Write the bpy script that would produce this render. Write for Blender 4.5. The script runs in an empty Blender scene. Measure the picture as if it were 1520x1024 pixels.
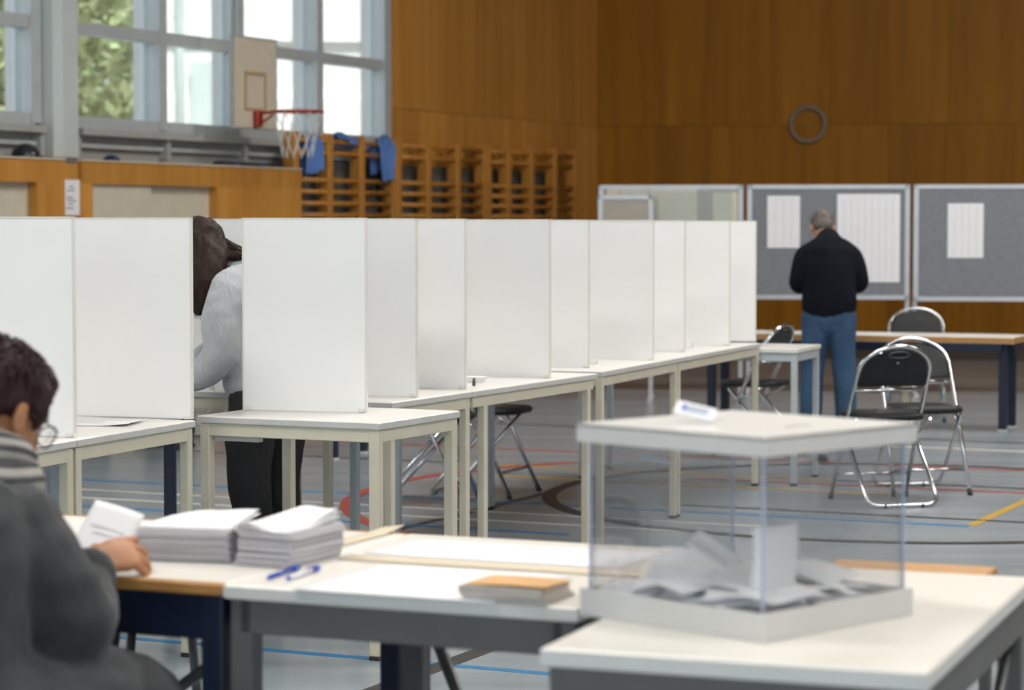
import bpy, bmesh, math, random
from mathutils import Vector, Matrix, noise
random.seed(7)
scn = bpy.context.scene
COL = scn.collection
R = math.radians
PI = math.pi

# ------------------------------------------------------------------ camera
cam_d = bpy.data.cameras.new('camera')
cam_d.sensor_width = 36.0
cam_d.lens = 85.0
cam_d.clip_start = 0.05
cam_d.clip_end = 300
cam_d.dof.use_dof = True
cam_d.dof.focus_distance = 7.9
cam_d.dof.aperture_fstop = 4.0
cam = bpy.data.objects.new('camera', cam_d)
COL.objects.link(cam)
cam.location = (0, 0, 1.40)
cam.rotation_euler = (R(90 - 2.82), 0, 0)
scn.camera = cam

# ------------------------------------------------------------------ world, lights, exposure
w = bpy.data.worlds.new('world')
scn.world = w
w.use_nodes = True
bg = w.node_tree.nodes['Background']
bg.inputs[0].default_value = (0.80, 0.91, 1.0, 1)
bg.inputs[1].default_value = 2.9


# added lamp behind the hall brightens trees and building outside, the roof shields the room
sd = bpy.data.lights.new('outside_fill', 'SUN')
sd.energy = 15.0
sd.angle = R(12)
sd.color = (1, 0.96, 0.9)
outside_fill = bpy.data.objects.new('outside_fill', sd)
COL.objects.link(outside_fill)
outside_fill.rotation_euler = (R(32), 0, R(16))


def area(name, loc, rot, sx, sy, power, col):
    d = bpy.data.lights.new(name, 'AREA')
    d.shape = 'RECTANGLE'
    d.size, d.size_y, d.energy, d.color = sx, sy, power, col
    o = bpy.data.objects.new(name, d)
    COL.objects.link(o)
    o.location, o.rotation_euler = loc, rot
    return o


# added fill lights, unseen under the ceiling, in rows along the hall
for i, (lx, ly) in enumerate([(-3, 4), (3, 3), (0.5, 10), (6, 9), (4, 16), (8, 15)]):
    area('ceiling_fill', (lx, ly, 6.7), (0, 0, R(-22)), 3.0, 1.2, 300, (1, 0.955, 0.90))

scn.view_settings.view_transform = 'Standard'
scn.view_settings.look = 'None'
scn.view_settings.gamma = 1
scn.view_settings.use_curve_mapping = False
scn.view_settings.exposure = -0.22
scn.cycles.transparent_max_bounces = 40

# ------------------------------------------------------------------ materials
MATS = {}


def mat(name, col, rough=0.5, metal=0.0, var=0.0, vscale=8.0, bump=0.0, bscale=60.0, stretch=(1, 1, 1),
        spec=0.5, coat=0.0, objvar=0.0, sheen=0.0):
    m = bpy.data.materials.new(name)
    m.use_nodes = True
    nt = m.node_tree
    b = nt.nodes['Principled BSDF']
    b.inputs['Base Color'].default_value = (*col, 1)
    b.inputs['Roughness'].default_value = rough
    b.inputs['Metallic'].default_value = metal
    b.inputs['Specular IOR Level'].default_value = spec
    b.inputs['Coat Weight'].default_value = coat
    b.inputs['Coat Roughness'].default_value = 0.1
    b.inputs['Sheen Weight'].default_value = sheen
    tc = nt.nodes.new('ShaderNodeTexCoord')
    mp = nt.nodes.new('ShaderNodeMapping')
    mp.inputs['Scale'].default_value = stretch
    nt.links.new(tc.outputs['Object'], mp.inputs[0])
    src = None
    if var > 0:
        n = nt.nodes.new('ShaderNodeTexNoise')
        n.inputs['Scale'].default_value = vscale
        n.inputs['Detail'].default_value = 5
        nt.links.new(mp.outputs[0], n.inputs['Vector'])
        cr = nt.nodes.new('ShaderNodeValToRGB')
        cr.color_ramp.elements[0].position = 0.3
        cr.color_ramp.elements[1].position = 0.7
        cr.color_ramp.elements[0].color = (*[c * (1 - var) for c in col], 1)
        cr.color_ramp.elements[1].color = (*[min(1, c * (1 + var)) for c in col], 1)
        nt.links.new(n.outputs['Fac'], cr.inputs[0])
        src = cr.outputs[0]
    if objvar > 0:
        oi = nt.nodes.new('ShaderNodeObjectInfo')
        mr = nt.nodes.new('ShaderNodeMapRange')
        mr.inputs[3].default_value = 1 - objvar
        mr.inputs[4].default_value = 1 + objvar
        nt.links.new(oi.outputs['Random'], mr.inputs[0])
        hs = nt.nodes.new('ShaderNodeHueSaturation')
        hs.inputs['Color'].default_value = (*col, 1)
        nt.links.new(mr.outputs[0], hs.inputs['Value'])
        if src:
            nt.links.new(src, hs.inputs['Color'])
        src = hs.outputs[0]
    if src:
        nt.links.new(src, b.inputs['Base Color'])
    if bump > 0:
        n2 = nt.nodes.new('ShaderNodeTexNoise')
        n2.inputs['Scale'].default_value = bscale
        n2.inputs['Detail'].default_value = 3
        nt.links.new(mp.outputs[0], n2.inputs['Vector'])
        bp = nt.nodes.new('ShaderNodeBump')
        bp.inputs['Strength'].default_value = bump
        bp.inputs['Distance'].default_value = 0.01
        nt.links.new(n2.outputs['Fac'], bp.inputs['Height'])
        nt.links.new(bp.outputs[0], b.inputs['Normal'])
    MATS[name] = m
    return m


M_screen = mat('screen_board', (0.80, 0.80, 0.795), 0.55, var=0.025, vscale=3, objvar=0.05)
M_laminate = mat('white_laminate', (0.74, 0.72, 0.68), 0.28, var=0.03, vscale=4)
M_lam_front = mat('front_laminate', (0.78, 0.75, 0.69), 0.3, var=0.03, vscale=4)
M_edge = mat('grey_edge_band', (0.55, 0.55, 0.53), 0.4, var=0.05)
M_edge_white = mat('white_edge_band', (0.70, 0.70, 0.67), 0.4, var=0.04)
M_cream = mat('cream_paint', (0.62, 0.58, 0.46), 0.4, var=0.06, vscale=5)
M_paleblue = mat('pale_grey_paint', (0.45, 0.50, 0.53), 0.4, var=0.05)
M_navy = mat('navy_paint', (0.006, 0.013, 0.036), 0.4, var=0.1)
M_gunmetal = mat('grey_paint', (0.115, 0.115, 0.112), 0.45, var=0.08)
M_darkgrey = mat('dark_tube', (0.10, 0.105, 0.11), 0.35, metal=0.5, var=0.1)
M_woodlip = mat('wood_lipping', (0.47, 0.24, 0.075), 0.45, var=0.18, vscale=6, stretch=(2, 20, 20))
M_plastic_cap = mat('white_glide', (0.6, 0.62, 0.62), 0.5, var=0.03)
M_black = mat('black_plastic', (0.02, 0.02, 0.022), 0.45, var=0.2)
M_chrome = mat('chrome', (0.62, 0.64, 0.66), 0.16, metal=1.0, var=0.04)
M_vinyl = mat('black_vinyl', (0.014, 0.016, 0.018), 0.45, spec=0.25, var=0.2, bump=0.1, bscale=200)
M_paper = mat('white_paper', (0.81, 0.81, 0.83), 0.7, var=0.015, vscale=10)
M_paper2 = mat('stack_paper', (0.60, 0.59, 0.62), 0.75, var=0.03, vscale=10, objvar=0.13)
M_ballot = mat('ballot_paper', (0.92, 0.92, 0.93), 0.7, var=0.02, vscale=14)
M_kraft = mat('kraft_paper', (0.62, 0.36, 0.155), 0.7, var=0.06, vscale=14)
M_env = mat('grey_envelope', (0.60, 0.55, 0.50), 0.7, var=0.06, vscale=14, objvar=0.2)
M_tape = mat('beige_tape', (0.66, 0.57, 0.43), 0.5, var=0.05, vscale=12)
M_boxplastic = mat('white_box_plastic', (0.66, 0.65, 0.63), 0.35, var=0.02)
M_print = mat('print_ink', (0.30, 0.30, 0.33), 0.7, var=0.1)
M_print_pale = mat('pale_print', (0.56, 0.57, 0.62), 0.7, var=0.1)
M_penblue = mat('pen_blue', (0.02, 0.06, 0.42), 0.3, var=0.1)
M_penclear = mat('pen_clear', (0.75, 0.76, 0.85), 0.15, var=0.05)
M_alu = mat('window_frame_paint', (0.42, 0.45, 0.46), 0.4, var=0.05)
M_colpaint = mat('column_paint', (0.52, 0.57, 0.56), 0.5, var=0.06, vscale=2)
M_sillgrey = mat('sill_grey', (0.36, 0.37, 0.36), 0.5, var=0.08)
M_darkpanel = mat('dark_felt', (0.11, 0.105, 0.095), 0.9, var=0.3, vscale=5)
M_inset = mat('cream_door_panel', (0.60, 0.55, 0.44), 0.5, var=0.04)
M_barwood = mat('bar_wood', (0.46, 0.20, 0.035), 0.4, var=0.2, vscale=5, stretch=(6, 6, 1))
M_boardwood = mat('backboard_paint', (0.60, 0.53, 0.42), 0.5, var=0.04)
M_boardline = mat('backboard_line', (0.42, 0.30, 0.17), 0.5, var=0.05)
M_red = mat('rim_red', (0.36, 0.035, 0.018), 0.4, var=0.1)
M_net = mat('net_cord', (0.72, 0.72, 0.70), 0.8, var=0.05)
M_felt = mat('grey_board_felt', (0.19, 0.20, 0.225), 0.9, var=0.08, vscale=30, bump=0.1, bscale=300)
M_beigeboard = mat('beige_board', (0.36, 0.33, 0.28), 0.5, var=0.06)
M_alum = mat('aluminium', (0.50, 0.51, 0.53), 0.35, metal=0.5, var=0.05)
M_ring = mat('ring_metal', (0.20, 0.16, 0.12), 0.5, var=0.1)
M_bluecloth = mat('blue_cloth', (0.08, 0.17, 0.42), 0.8, var=0.3, vscale=5)
M_skin = mat('skin', (0.52, 0.27, 0.17), 0.5, var=0.08, vscale=12)
M_skin2 = mat('skin_tanned', (0.42, 0.19, 0.09), 0.5, var=0.12, vscale=18)
M_hair_red = mat('dark_red_hair', (0.028, 0.009, 0.010), 0.5, spec=0.3, var=0.5, vscale=30, bump=0.5, bscale=120, stretch=(1, 1, .3))
M_hair_brown = mat('brown_hair', (0.022, 0.009, 0.005), 0.5, spec=0.25, var=0.6, vscale=30, stretch=(3, 3, .4), bump=0.4, bscale=90)
M_hair_grey = mat('grey_hair', (0.13, 0.11, 0.095), 0.7, var=0.5, vscale=40, bump=0.5, bscale=150)
M_coat = mat('grey_wool', (0.042, 0.045, 0.049), 0.95, var=0.22, vscale=16, bump=0.35, bscale=220, sheen=0.12)
M_scarf = mat('scarf_wool', (0.42, 0.41, 0.38), 0.95, var=0.1, vscale=30, bump=0.3, bscale=160)
M_blackcloth = mat('black_trousers', (0.010, 0.010, 0.012), 0.8, var=0.3, vscale=12, bump=0.2, bscale=40)
M_jeans = mat('blue_denim', (0.026, 0.066, 0.135), 0.8, var=0.35, vscale=5, bump=0.2, bscale=180)
M_navyknit = mat('dark_navy_knit', (0.0035, 0.005, 0.0095), 0.9, spec=0.2, var=0.3, vscale=10, bump=0.2, bscale=150)
M_shoe = mat('dark_shoe', (0.05, 0.052, 0.058), 0.4, var=0.2)
M_shoe_light = mat('light_shoe', (0.42, 0.36, 0.24), 0.5, var=0.3)
M_lens_frame = mat('spectacle_frame', (0.015, 0.013, 0.015), 0.3, var=0.1)
M_ball = mat('dark_ball', (0.015, 0.018, 0.025), 0.3, var=0.2)
M_outwhite = mat('outside_white', (0.85, 0.87, 0.88), 0.6, var=0.03)
M_outgrey = mat('outside_grey', (0.33, 0.40, 0.40), 0.6, var=0.1)
M_leaf = mat('leaves', (0.40, 0.48, 0.26), 0.7, var=0.5, vscale=1.2, objvar=0.3)
M_bark = mat('bark', (0.12, 0.10, 0.07), 0.9, var=0.3)
M_asphalt = mat('outside_ground', (0.35, 0.36, 0.34), 0.9, var=0.1)
M_plaster = mat('ceiling_plaster', (0.62, 0.58, 0.52), 0.9, var=0.03)


def wood_panel_mat(name, c1, c2, rough=0.45):
    m = bpy.data.materials.new(name)
    m.use_nodes = True
    nt = m.node_tree
    b = nt.nodes['Principled BSDF']
    b.inputs['Roughness'].default_value = rough
    b.inputs['Specular IOR Level'].default_value = 0.12
    tc = nt.nodes.new('ShaderNodeTexCoord')
    oi = nt.nodes.new('ShaderNodeObjectInfo')
    mp = nt.nodes.new('ShaderNodeMapping')
    mp.inputs['Scale'].default_value = (9, 9, 0.35)
    nt.links.new(tc.outputs['Object'], mp.inputs[0])
    n = nt.nodes.new('ShaderNodeTexNoise')
    n.noise_dimensions = '4D'
    n.inputs['Scale'].default_value = 1.0
    n.inputs['Detail'].default_value = 6
    n.inputs['Roughness'].default_value = 0.6
    nt.links.new(mp.outputs[0], n.inputs['Vector'])
    mm = nt.nodes.new('ShaderNodeMath')
    mm.operation = 'MULTIPLY'
    mm.inputs[1].default_value = 37.0
    nt.links.new(oi.outputs['Random'], mm.inputs[0])
    nt.links.new(mm.outputs[0], n.inputs['W'])
    cr = nt.nodes.new('ShaderNodeValToRGB')
    cr.color_ramp.elements[0].position = 0.3
    cr.color_ramp.elements[1].position = 0.72
    cr.color_ramp.elements[0].color = (*c1, 1)
    cr.color_ramp.elements[1].color = (*c2, 1)
    nt.links.new(n.outputs['Fac'], cr.inputs[0])
    hs = nt.nodes.new('ShaderNodeHueSaturation')
    mr = nt.nodes.new('ShaderNodeMapRange')
    mr.inputs[3].default_value = 0.88
    mr.inputs[4].default_value = 1.12
    nt.links.new(oi.outputs['Random'], mr.inputs[0])
    nt.links.new(mr.outputs[0], hs.inputs['Value'])
    nt.links.new(cr.outputs[0], hs.inputs['Color'])
    nt.links.new(hs.outputs[0], b.inputs['Base Color'])
    return m


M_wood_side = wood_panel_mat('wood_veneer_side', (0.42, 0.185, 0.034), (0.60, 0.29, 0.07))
M_wood_back_dim = wood_panel_mat('wood_veneer_back_dim', (0.205, 0.078, 0.002), (0.315, 0.128, 0.007))  # same veneer as the side wall, the weaker light there darkened into the colour


def floor_mat():
    m = bpy.data.materials.new('sports_floor')
    m.use_nodes = True
    nt = m.node_tree
    b = nt.nodes['Principled BSDF']
    b.inputs['Roughness'].default_value = 0.27
    b.inputs['Specular IOR Level'].default_value = 0.6
    tc = nt.nodes.new('ShaderNodeTexCoord')
    mp = nt.nodes.new('ShaderNodeMapping')
    mp.inputs['Rotation'].default_value = (0, 0, R(23))
    mp.inputs['Scale'].default_value = (0.5, 4.5, 1)
    nt.links.new(tc.outputs['Object'], mp.inputs[0])
    n = nt.nodes.new('ShaderNodeTexNoise')
    n.inputs['Scale'].default_value = 1.0
    n.inputs['Detail'].default_value = 5
    nt.links.new(mp.outputs[0], n.inputs['Vector'])
    cr = nt.nodes.new('ShaderNodeValToRGB')
    cr.color_ramp.elements[0].position = 0.3
    cr.color_ramp.elements[1].position = 0.7
    cr.color_ramp.elements[0].color = (0.21, 0.248, 0.28, 1)
    cr.color_ramp.elements[1].color = (0.29, 0.33, 0.36, 1)
    nt.links.new(n.outputs['Fac'], cr.inputs[0])
    nt.links.new(cr.outputs[0], b.inputs['Base Color'])
    n2 = nt.nodes.new('ShaderNodeTexNoise')
    n2.inputs['Scale'].default_value = 28
    n2.inputs['Detail'].default_value = 3
    nt.links.new(tc.outputs['Object'], n2.inputs['Vector'])
    n3 = nt.nodes.new('ShaderNodeTexNoise')
    n3.inputs['Scale'].default_value = 1.4
    nt.links.new(mp.outputs[0], n3.inputs['Vector'])
    mx = nt.nodes.new('ShaderNodeMath')
    mx.operation = 'MULTIPLY_ADD'
    mx.inputs[1].default_value = 2.5
    nt.links.new(n3.outputs['Fac'], mx.inputs[0])
    nt.links.new(n2.outputs['Fac'], mx.inputs[2])
    bp = nt.nodes.new('ShaderNodeBump')
    bp.inputs['Strength'].default_value = 0.10
    bp.inputs['Distance'].default_value = 0.004
    nt.links.new(mx.outputs[0], bp.inputs['Height'])
    nt.links.new(bp.outputs[0], b.inputs['Normal'])
    return m


M_floor = floor_mat()


def knit_mat():
    m = mat('pale_blue_knit', (0.45, 0.48, 0.51), 0.95, var=0.07, vscale=1.0, stretch=(150, 150, 14), bump=0.9, bscale=1.0, sheen=0.2)
    return m


M_knit = knit_mat()


def clear_mat(name, tint, refl, rough=0.02, diffuse=0.0):
    m = bpy.data.materials.new(name)
    m.use_nodes = True
    nt = m.node_tree
    nt.nodes.remove(nt.nodes['Principled BSDF'])
    out = nt.nodes['Material Output']
    tr = nt.nodes.new('ShaderNodeBsdfTransparent')
    tr.inputs[0].default_value = (*tint, 1)
    gl = nt.nodes.new('ShaderNodeBsdfGlossy')
    gl.inputs['Roughness'].default_value = rough
    fr = nt.nodes.new('ShaderNodeFresnel')
    fr.inputs[0].default_value = 1.49
    mu = nt.nodes.new('ShaderNodeMath')
    mu.operation = 'MULTIPLY'
    mu.inputs[1].default_value = refl
    nt.links.new(fr.outputs[0], mu.inputs[0])
    mx = nt.nodes.new('ShaderNodeMixShader')
    nt.links.new(mu.outputs[0], mx.inputs[0])
    nt.links.new(tr.outputs[0], mx.inputs[1])
    nt.links.new(gl.outputs[0], mx.inputs[2])
    last = mx
    if diffuse > 0:
        df = nt.nodes.new('ShaderNodeBsdfDiffuse')
        df.inputs[0].default_value = (0.7, 0.75, 0.8, 1)
        m2 = nt.nodes.new('ShaderNodeMixShader')
        m2.inputs[0].default_value = diffuse
        nt.links.new(mx.outputs[0], m2.inputs[1])
        nt.links.new(df.outputs[0], m2.inputs[2])
        last = m2
    nt.links.new(last.outputs[0], out.inputs[0])
    return m


M_pane = clear_mat('window_glass', (0.975, 0.99, 0.99), 0.7)
M_acrylic = clear_mat('acrylic', (0.985, 0.987, 0.992), 0.33, diffuse=0.008)
M_acryl_edge = mat('acrylic_edge', (0.42, 0.48, 0.62), 0.15, var=0.1)
M_lens = clear_mat('spectacle_lens', (0.985, 0.99, 0.99), 0.3)

# ------------------------------------------------------------------ helpers


def tag(o, label=None, cat=None, group=None, kind=None):
    if label:
        o['label'] = label
    if cat:
        o['category'] = cat
    if group:
        o['group'] = group
    if kind:
        o['kind'] = kind
    return o


def link(o, parent=None):
    COL.objects.link(o)
    if parent:
        o.parent = parent
    return o


def empty(name, loc=(0, 0, 0), rz=0.0, label=None, cat=None, group=None):
    o = bpy.data.objects.new(name, None)
    o.empty_display_size = 0.1
    COL.objects.link(o)
    o.location = loc
    o.rotation_euler = (0, 0, rz)
    return tag(o, label, cat, group)


def finish(name, bm, m, parent=None, smooth=False, loc=None, rot=None):
    bmesh.ops.recalc_face_normals(bm, faces=bm.faces[:])
    me = bpy.data.meshes.new(name)
    bm.to_mesh(me)
    bm.free()
    for mm in (m if isinstance(m, (list, tuple)) else [m]):
        me.materials.append(mm)
    if smooth:
        for p in me.polygons:
            p.use_smooth = True
    o = bpy.data.objects.new(name, me)
    link(o, parent)
    if loc is not None:
        o.location = loc
    if rot is not None:
        o.rotation_euler = rot
    return o


def bm_box(bm, c, d, rot=None, bevel=0.0, seg=1, mi=0):
    r = bmesh.ops.create_cube(bm, size=1.0)
    vs = r['verts']
    bmesh.ops.scale(bm, vec=d, verts=vs)
    fs = list({f for v in vs for f in v.link_faces})
    if bevel > 0:
        es = list({e for v in vs for e in v.link_edges})
        rb = bmesh.ops.bevel(bm, geom=es, offset=bevel, segments=seg, profile=0.5, affect='EDGES', clamp_overlap=True)
        fs = list({f for f in rb['faces']} | {f for f in fs if f.is_valid})
        vs = list({v for f in fs for v in f.verts})
    for f in fs:
        f.material_index = mi
    if rot is not None:
        bmesh.ops.rotate(bm, cent=(0, 0, 0), matrix=rot, verts=vs)
    bmesh.ops.translate(bm, vec=c, verts=vs)
    return vs


def box(name, c, d, m, parent=None, bevel=0.0, rz=0.0, seg=1):
    """box with its own origin at its centre"""
    bm = bmesh.new()
    bm_box(bm, (0, 0, 0), d, bevel=bevel, seg=seg)
    return finish(name, bm, m, parent, loc=c, rot=(0, 0, rz))


def rounded_path(pts, rad, n=5, closed=False):
    P = [Vector(p) for p in pts]
    out = []
    N = len(P)
    for i in range(N):
        if not closed and i in (0, N - 1):
            out.append(P[i])
            continue
        a, b, c = P[i - 1], P[i], P[(i + 1) % N]
        u, v = (a - b), (c - b)
        r = min(rad, u.length * 0.48, v.length * 0.48)
        p0, p1 = b + u.normalized() * r, b + v.normalized() * r
        for k in range(n + 1):
            t = k / n
            out.append(p0.lerp(b, t).lerp(b.lerp(p1, t), t))
    return out


def bm_tube(bm, pts, r, n=8, closed=False, mi=0, flat=1.0):
    P = [Vector(p) for p in pts]
    N = len(P)
    rr = r if isinstance(r, (list, tuple)) else [r] * N
    rings = []
    up = None
    for i in range(N):
        if closed:
            t = (P[(i + 1) % N] - P[i - 1])
        elif i == 0:
            t = P[1] - P[0]
        elif i == N - 1:
            t = P[-1] - P[-2]
        else:
            t = (P[i + 1] - P[i]).normalized() + (P[i] - P[i - 1]).normalized()
        t.normalize()
        if up is None:
            up = Vector((0, 0, 1)) if abs(t.z) < 0.9 else Vector((1, 0, 0))
        up = (up - t * up.dot(t))
        if up.length < 1e-5:
            up = t.orthogonal()
        up.normalize()
        s = t.cross(up)
        ring = []
        for k in range(n):
            a = 2 * PI * k / n
            ring.append(bm.verts.new(P[i] + up * math.cos(a) * rr[i] + s * math.sin(a) * rr[i] * flat))
        rings.append(ring)
    M = N if closed else N - 1
    for i in range(M):
        A, B = rings[i], rings[(i + 1) % N]
        for k in range(n):
            f = bm.faces.new((A[k], A[(k + 1) % n], B[(k + 1) % n], B[k]))
            f.smooth = True
            f.material_index = mi
    if not closed:
        bm.faces.new(rings[0]).material_index = mi
        bm.faces.new(rings[-1]).material_index = mi


def tube(name, pts, r, m, parent=None, n=8, closed=False):
    bm = bmesh.new()
    bm_tube(bm, pts, r, n, closed)
    return finish(name, bm, m, parent)


def bm_prism(bm, poly, z0, z1, mi=0):
    a = [bm.verts.new((x, y, z0)) for x, y in poly]
    b = [bm.verts.new((x, y, z1)) for x, y in poly]
    n = len(poly)
    bm.faces.new(a[::-1]).material_index = mi
    bm.faces.new(b).material_index = mi
    for i in range(n):
        bm.faces.new((a[i], a[(i + 1) % n], b[(i + 1) % n], b[i])).material_index = mi


def bm_ring(bm, so, si, z0, z1):
    V = []
    for h, z in ((so, z0), (so, z1), (si, z1), (si, z0)):
        V.append([bm.verts.new((x * h / 2, y * h / 2, z)) for x, y in ((-1, -1), (1, -1), (1, 1), (-1, 1))])
    for a in range(4):
        A, B = V[a], V[(a + 1) % 4]
        for k in range(4):
            bm.faces.new((A[k], A[(k + 1) % 4], B[(k + 1) % 4], B[k]))


def bm_sheet(bm, wd, hd, fn=None, nx=8, ny=8, th=0.0006, mi=0):
    """thin curved sheet; fn(u,v)->(x,y,z) with u,v in 0..1"""
    if fn is None:
        fn = lambda u, v: ((u - .5) * wd, (v - .5) * hd, 0)
    top = [[bm.verts.new(Vector(fn(i / nx, j / ny)) + Vector((0, 0, th))) for j in range(ny + 1)] for i in range(nx + 1)]
    bot = [[bm.verts.new(Vector(fn(i / nx, j / ny))) for j in range(ny + 1)] for i in range(nx + 1)]
    for i in range(nx):
        for j in range(ny):
            f = bm.faces.new((top[i][j], top[i + 1][j], top[i + 1][j + 1], top[i][j + 1]))
            g = bm.faces.new((bot[i][j], bot[i][j + 1], bot[i + 1][j + 1], bot[i + 1][j]))
            f.smooth = g.smooth = True
            f.material_index = g.material_index = mi
    for i in range(nx):
        for j in (0, ny):
            bm.faces.new((top[i][j], top[i + 1][j], bot[i + 1][j], bot[i][j])).material_index = mi
    for j in range(ny):
        for i in (0, nx):
            bm.faces.new((top[i][j], top[i][j + 1], bot[i][j + 1], bot[i][j])).material_index = mi


def sheet(name, wd, hd, m, parent=None, fn=None, nx=8, ny=8, th=0.0006, loc=None, rot=None):
    bm = bmesh.new()
    bm_sheet(bm, wd, hd, fn, nx, ny, th)
    return finish(name, bm, m, parent, loc=loc, rot=rot)


def copy_tree(o, parent=None):
    c = o.copy()
    COL.objects.link(c)
    if parent:
        c.parent = parent
    for ch in list(o.children):
        copy_tree(ch, c)
    return c


def V2(a):
    return Vector((math.cos(a), math.sin(a)))


# ------------------------------------------------------------------ the hall
CX, CY = 0.912, 26.1                      # far left corner of the hall
WV = Vector((-0.436, -0.900))             # along the window wall towards the camera
WN = Vector((0.900, -0.436))              # into the room
WALL_RZ = math.atan2(WV.y, WV.x)


def WP(t, inn, z):
    p = Vector((CX, CY)) + WV * t + WN * inn
    return Vector((p.x, p.y, z))


def wbox(name, t0, t1, i0, i1, z0, z1, m, parent=None, bevel=0.0):
    c = WP((t0 + t1) / 2, (i0 + i1) / 2, (z0 + z1) / 2)
    return box(name, c, (abs(t1 - t0), abs(i1 - i0), abs(z1 - z0)), m, parent, bevel, rz=WALL_RZ)


BD = V2(R(-12.5))                         # along the far wall
BNrm = Vector((-BD.y, BD.x)) * -1         # into the room
BACK_RZ = R(-12.5)


def BP(t, inn, z):
    p = Vector((CX, CY)) + BD * t + BNrm * inn
    return Vector((p.x, p.y, z))


def bbox(name, t0, t1, i0, i1, z0, z1, m, parent=None, bevel=0.0):
    return box(name, BP((t0 + t1) / 2, (i0 + i1) / 2, (z0 + z1) / 2), (abs(t1 - t0), abs(i1 - i0), abs(z1 - z0)),
               m, parent, bevel, rz=BACK_RZ)


CEIL = 7.0
def hall_poly(inset):
    a, b = WP(-0.3, inset, 0), WP(38, inset, 0)
    c = BP(17, 0, 0)
    return [(a.x, a.y), (b.x, b.y), (c.x, b.y), (c.x, c.y), (BP(0, 0, 0).x, BP(0, 0, 0).y + .3)]


def slab(name, z0, z1, inset, m):
    bm = bmesh.new()
    bm_prism(bm, hall_poly(inset), z0, z1)
    return finish(name, bm, m)


floor = slab('floor', -0.2, 0.0, -0.3, M_floor)
tag(floor, 'glossy blue-grey sports hall floor', kind='structure')
ceil = slab('ceiling', CEIL, CEIL + 0.2, -0.3, M_plaster)
tag(ceil, 'pale plaster ceiling of the hall', kind='structure')

# far wall: core slab and veneer panels
wall_back = bbox('wall_back', -0.3, 17.0, -0.3, -0.021, 0, CEIL, M_wood_back_dim)
tag(wall_back, 'far wood-panelled wall of the hall', kind='structure')
PW = 0.62
for i in range(26):
    for z0, z1 in ((0.12, 2.464), (2.468, 5.0), (5.004, 6.99)):
        o = bbox('wood_panel', i * PW + 0.0008, (i + 1) * PW - 0.0008, -0.02, 0.002 * random.random(), z0, z1, M_wood_back_dim)
        o.parent = wall_back
        o.matrix_parent_inverse = wall_back.matrix_basis.inverted()
bb = bbox('baseboard_back', 0, 16.5, -0.02, 0.02, 0, 0.11, mat('baseboard_brown', (0.05, 0.03, 0.015), 0.5, var=0.1))
tag(bb, 'dark brown baseboard along the far wall', kind='structure')

# unseen walls right and behind the camera (window band), added to dim the hall
pr, pl_ = BP(17, 0, 0), WP(38, -0.3, 0)
wr = box('wall_right_added', (pr.x + .1, (pr.y + pl_.y) / 2, CEIL / 2), (0.2, pr.y - pl_.y, CEIL), M_wood_back_dim)
tag(wr, 'unseen wood wall opposite the windows, added to dim the hall', kind='structure')
xm, wl = (pr.x + pl_.x) / 2, pr.x - pl_.x
for z0, z1 in ((0, 0.9), (5.2, CEIL)):
    o = box('wall_front_added', (xm, pl_.y - .1, (z0 + z1) / 2), (wl, 0.2, z1 - z0), M_wood_back_dim)
    tag(o, 'unseen wood wall around a window band, added to dim the hall', kind='structure')
for k in range(9):
    o = box('trim_%d' % (20 + k), (pl_.x + wl * (k + .5) / 9, pl_.y - .1, 3.05), (0.3, 0.2, 4.3), M_colpaint)
    tag(o, 'pale post in the window band of the added unseen wall', kind='structure')

# window wall
TW0, TW1 = 4.62, 38.0
wall_left = wbox('wall_left', -0.3, TW0, -0.3, -0.021, 0, CEIL, M_wood_side)
tag(wall_left, 'wood-panelled end of the window wall', kind='structure')


def under(o, p):
    bpy.context.view_layer.update()
    o.parent = p
    o.matrix_parent_inverse = p.matrix_world.inverted()
    return o


for i in range(8):
    pw = TW0 / 8
    for z0, z1 in ((0.12, 2.464), (2.468, 5.0), (5.004, 6.99)):
        o = wbox('wood_panel', i * pw + 0.0008, (i + 1) * pw - 0.0008, -0.02, 0.002 * random.random(), z0, z1, M_wood_side)
        o.parent = wall_left
        o.matrix_parent_inverse = wall_left.matrix_basis.inverted()
o = wbox('wall_left', TW0, TW1, -0.3, -0.02, 0, 2.10, M_sillgrey)
tag(o, 'grey parapet wall below the windows', kind='structure')
o = wbox('wall_left', TW0, TW1, -0.3, -0.02, 4.9, CEIL, M_plaster)
tag(o, 'pale wall above the tall windows', kind='structure')

# windows: bays between columns
SILL, TRANS, HEAD = 2.16, 2.86, 4.9


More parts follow.
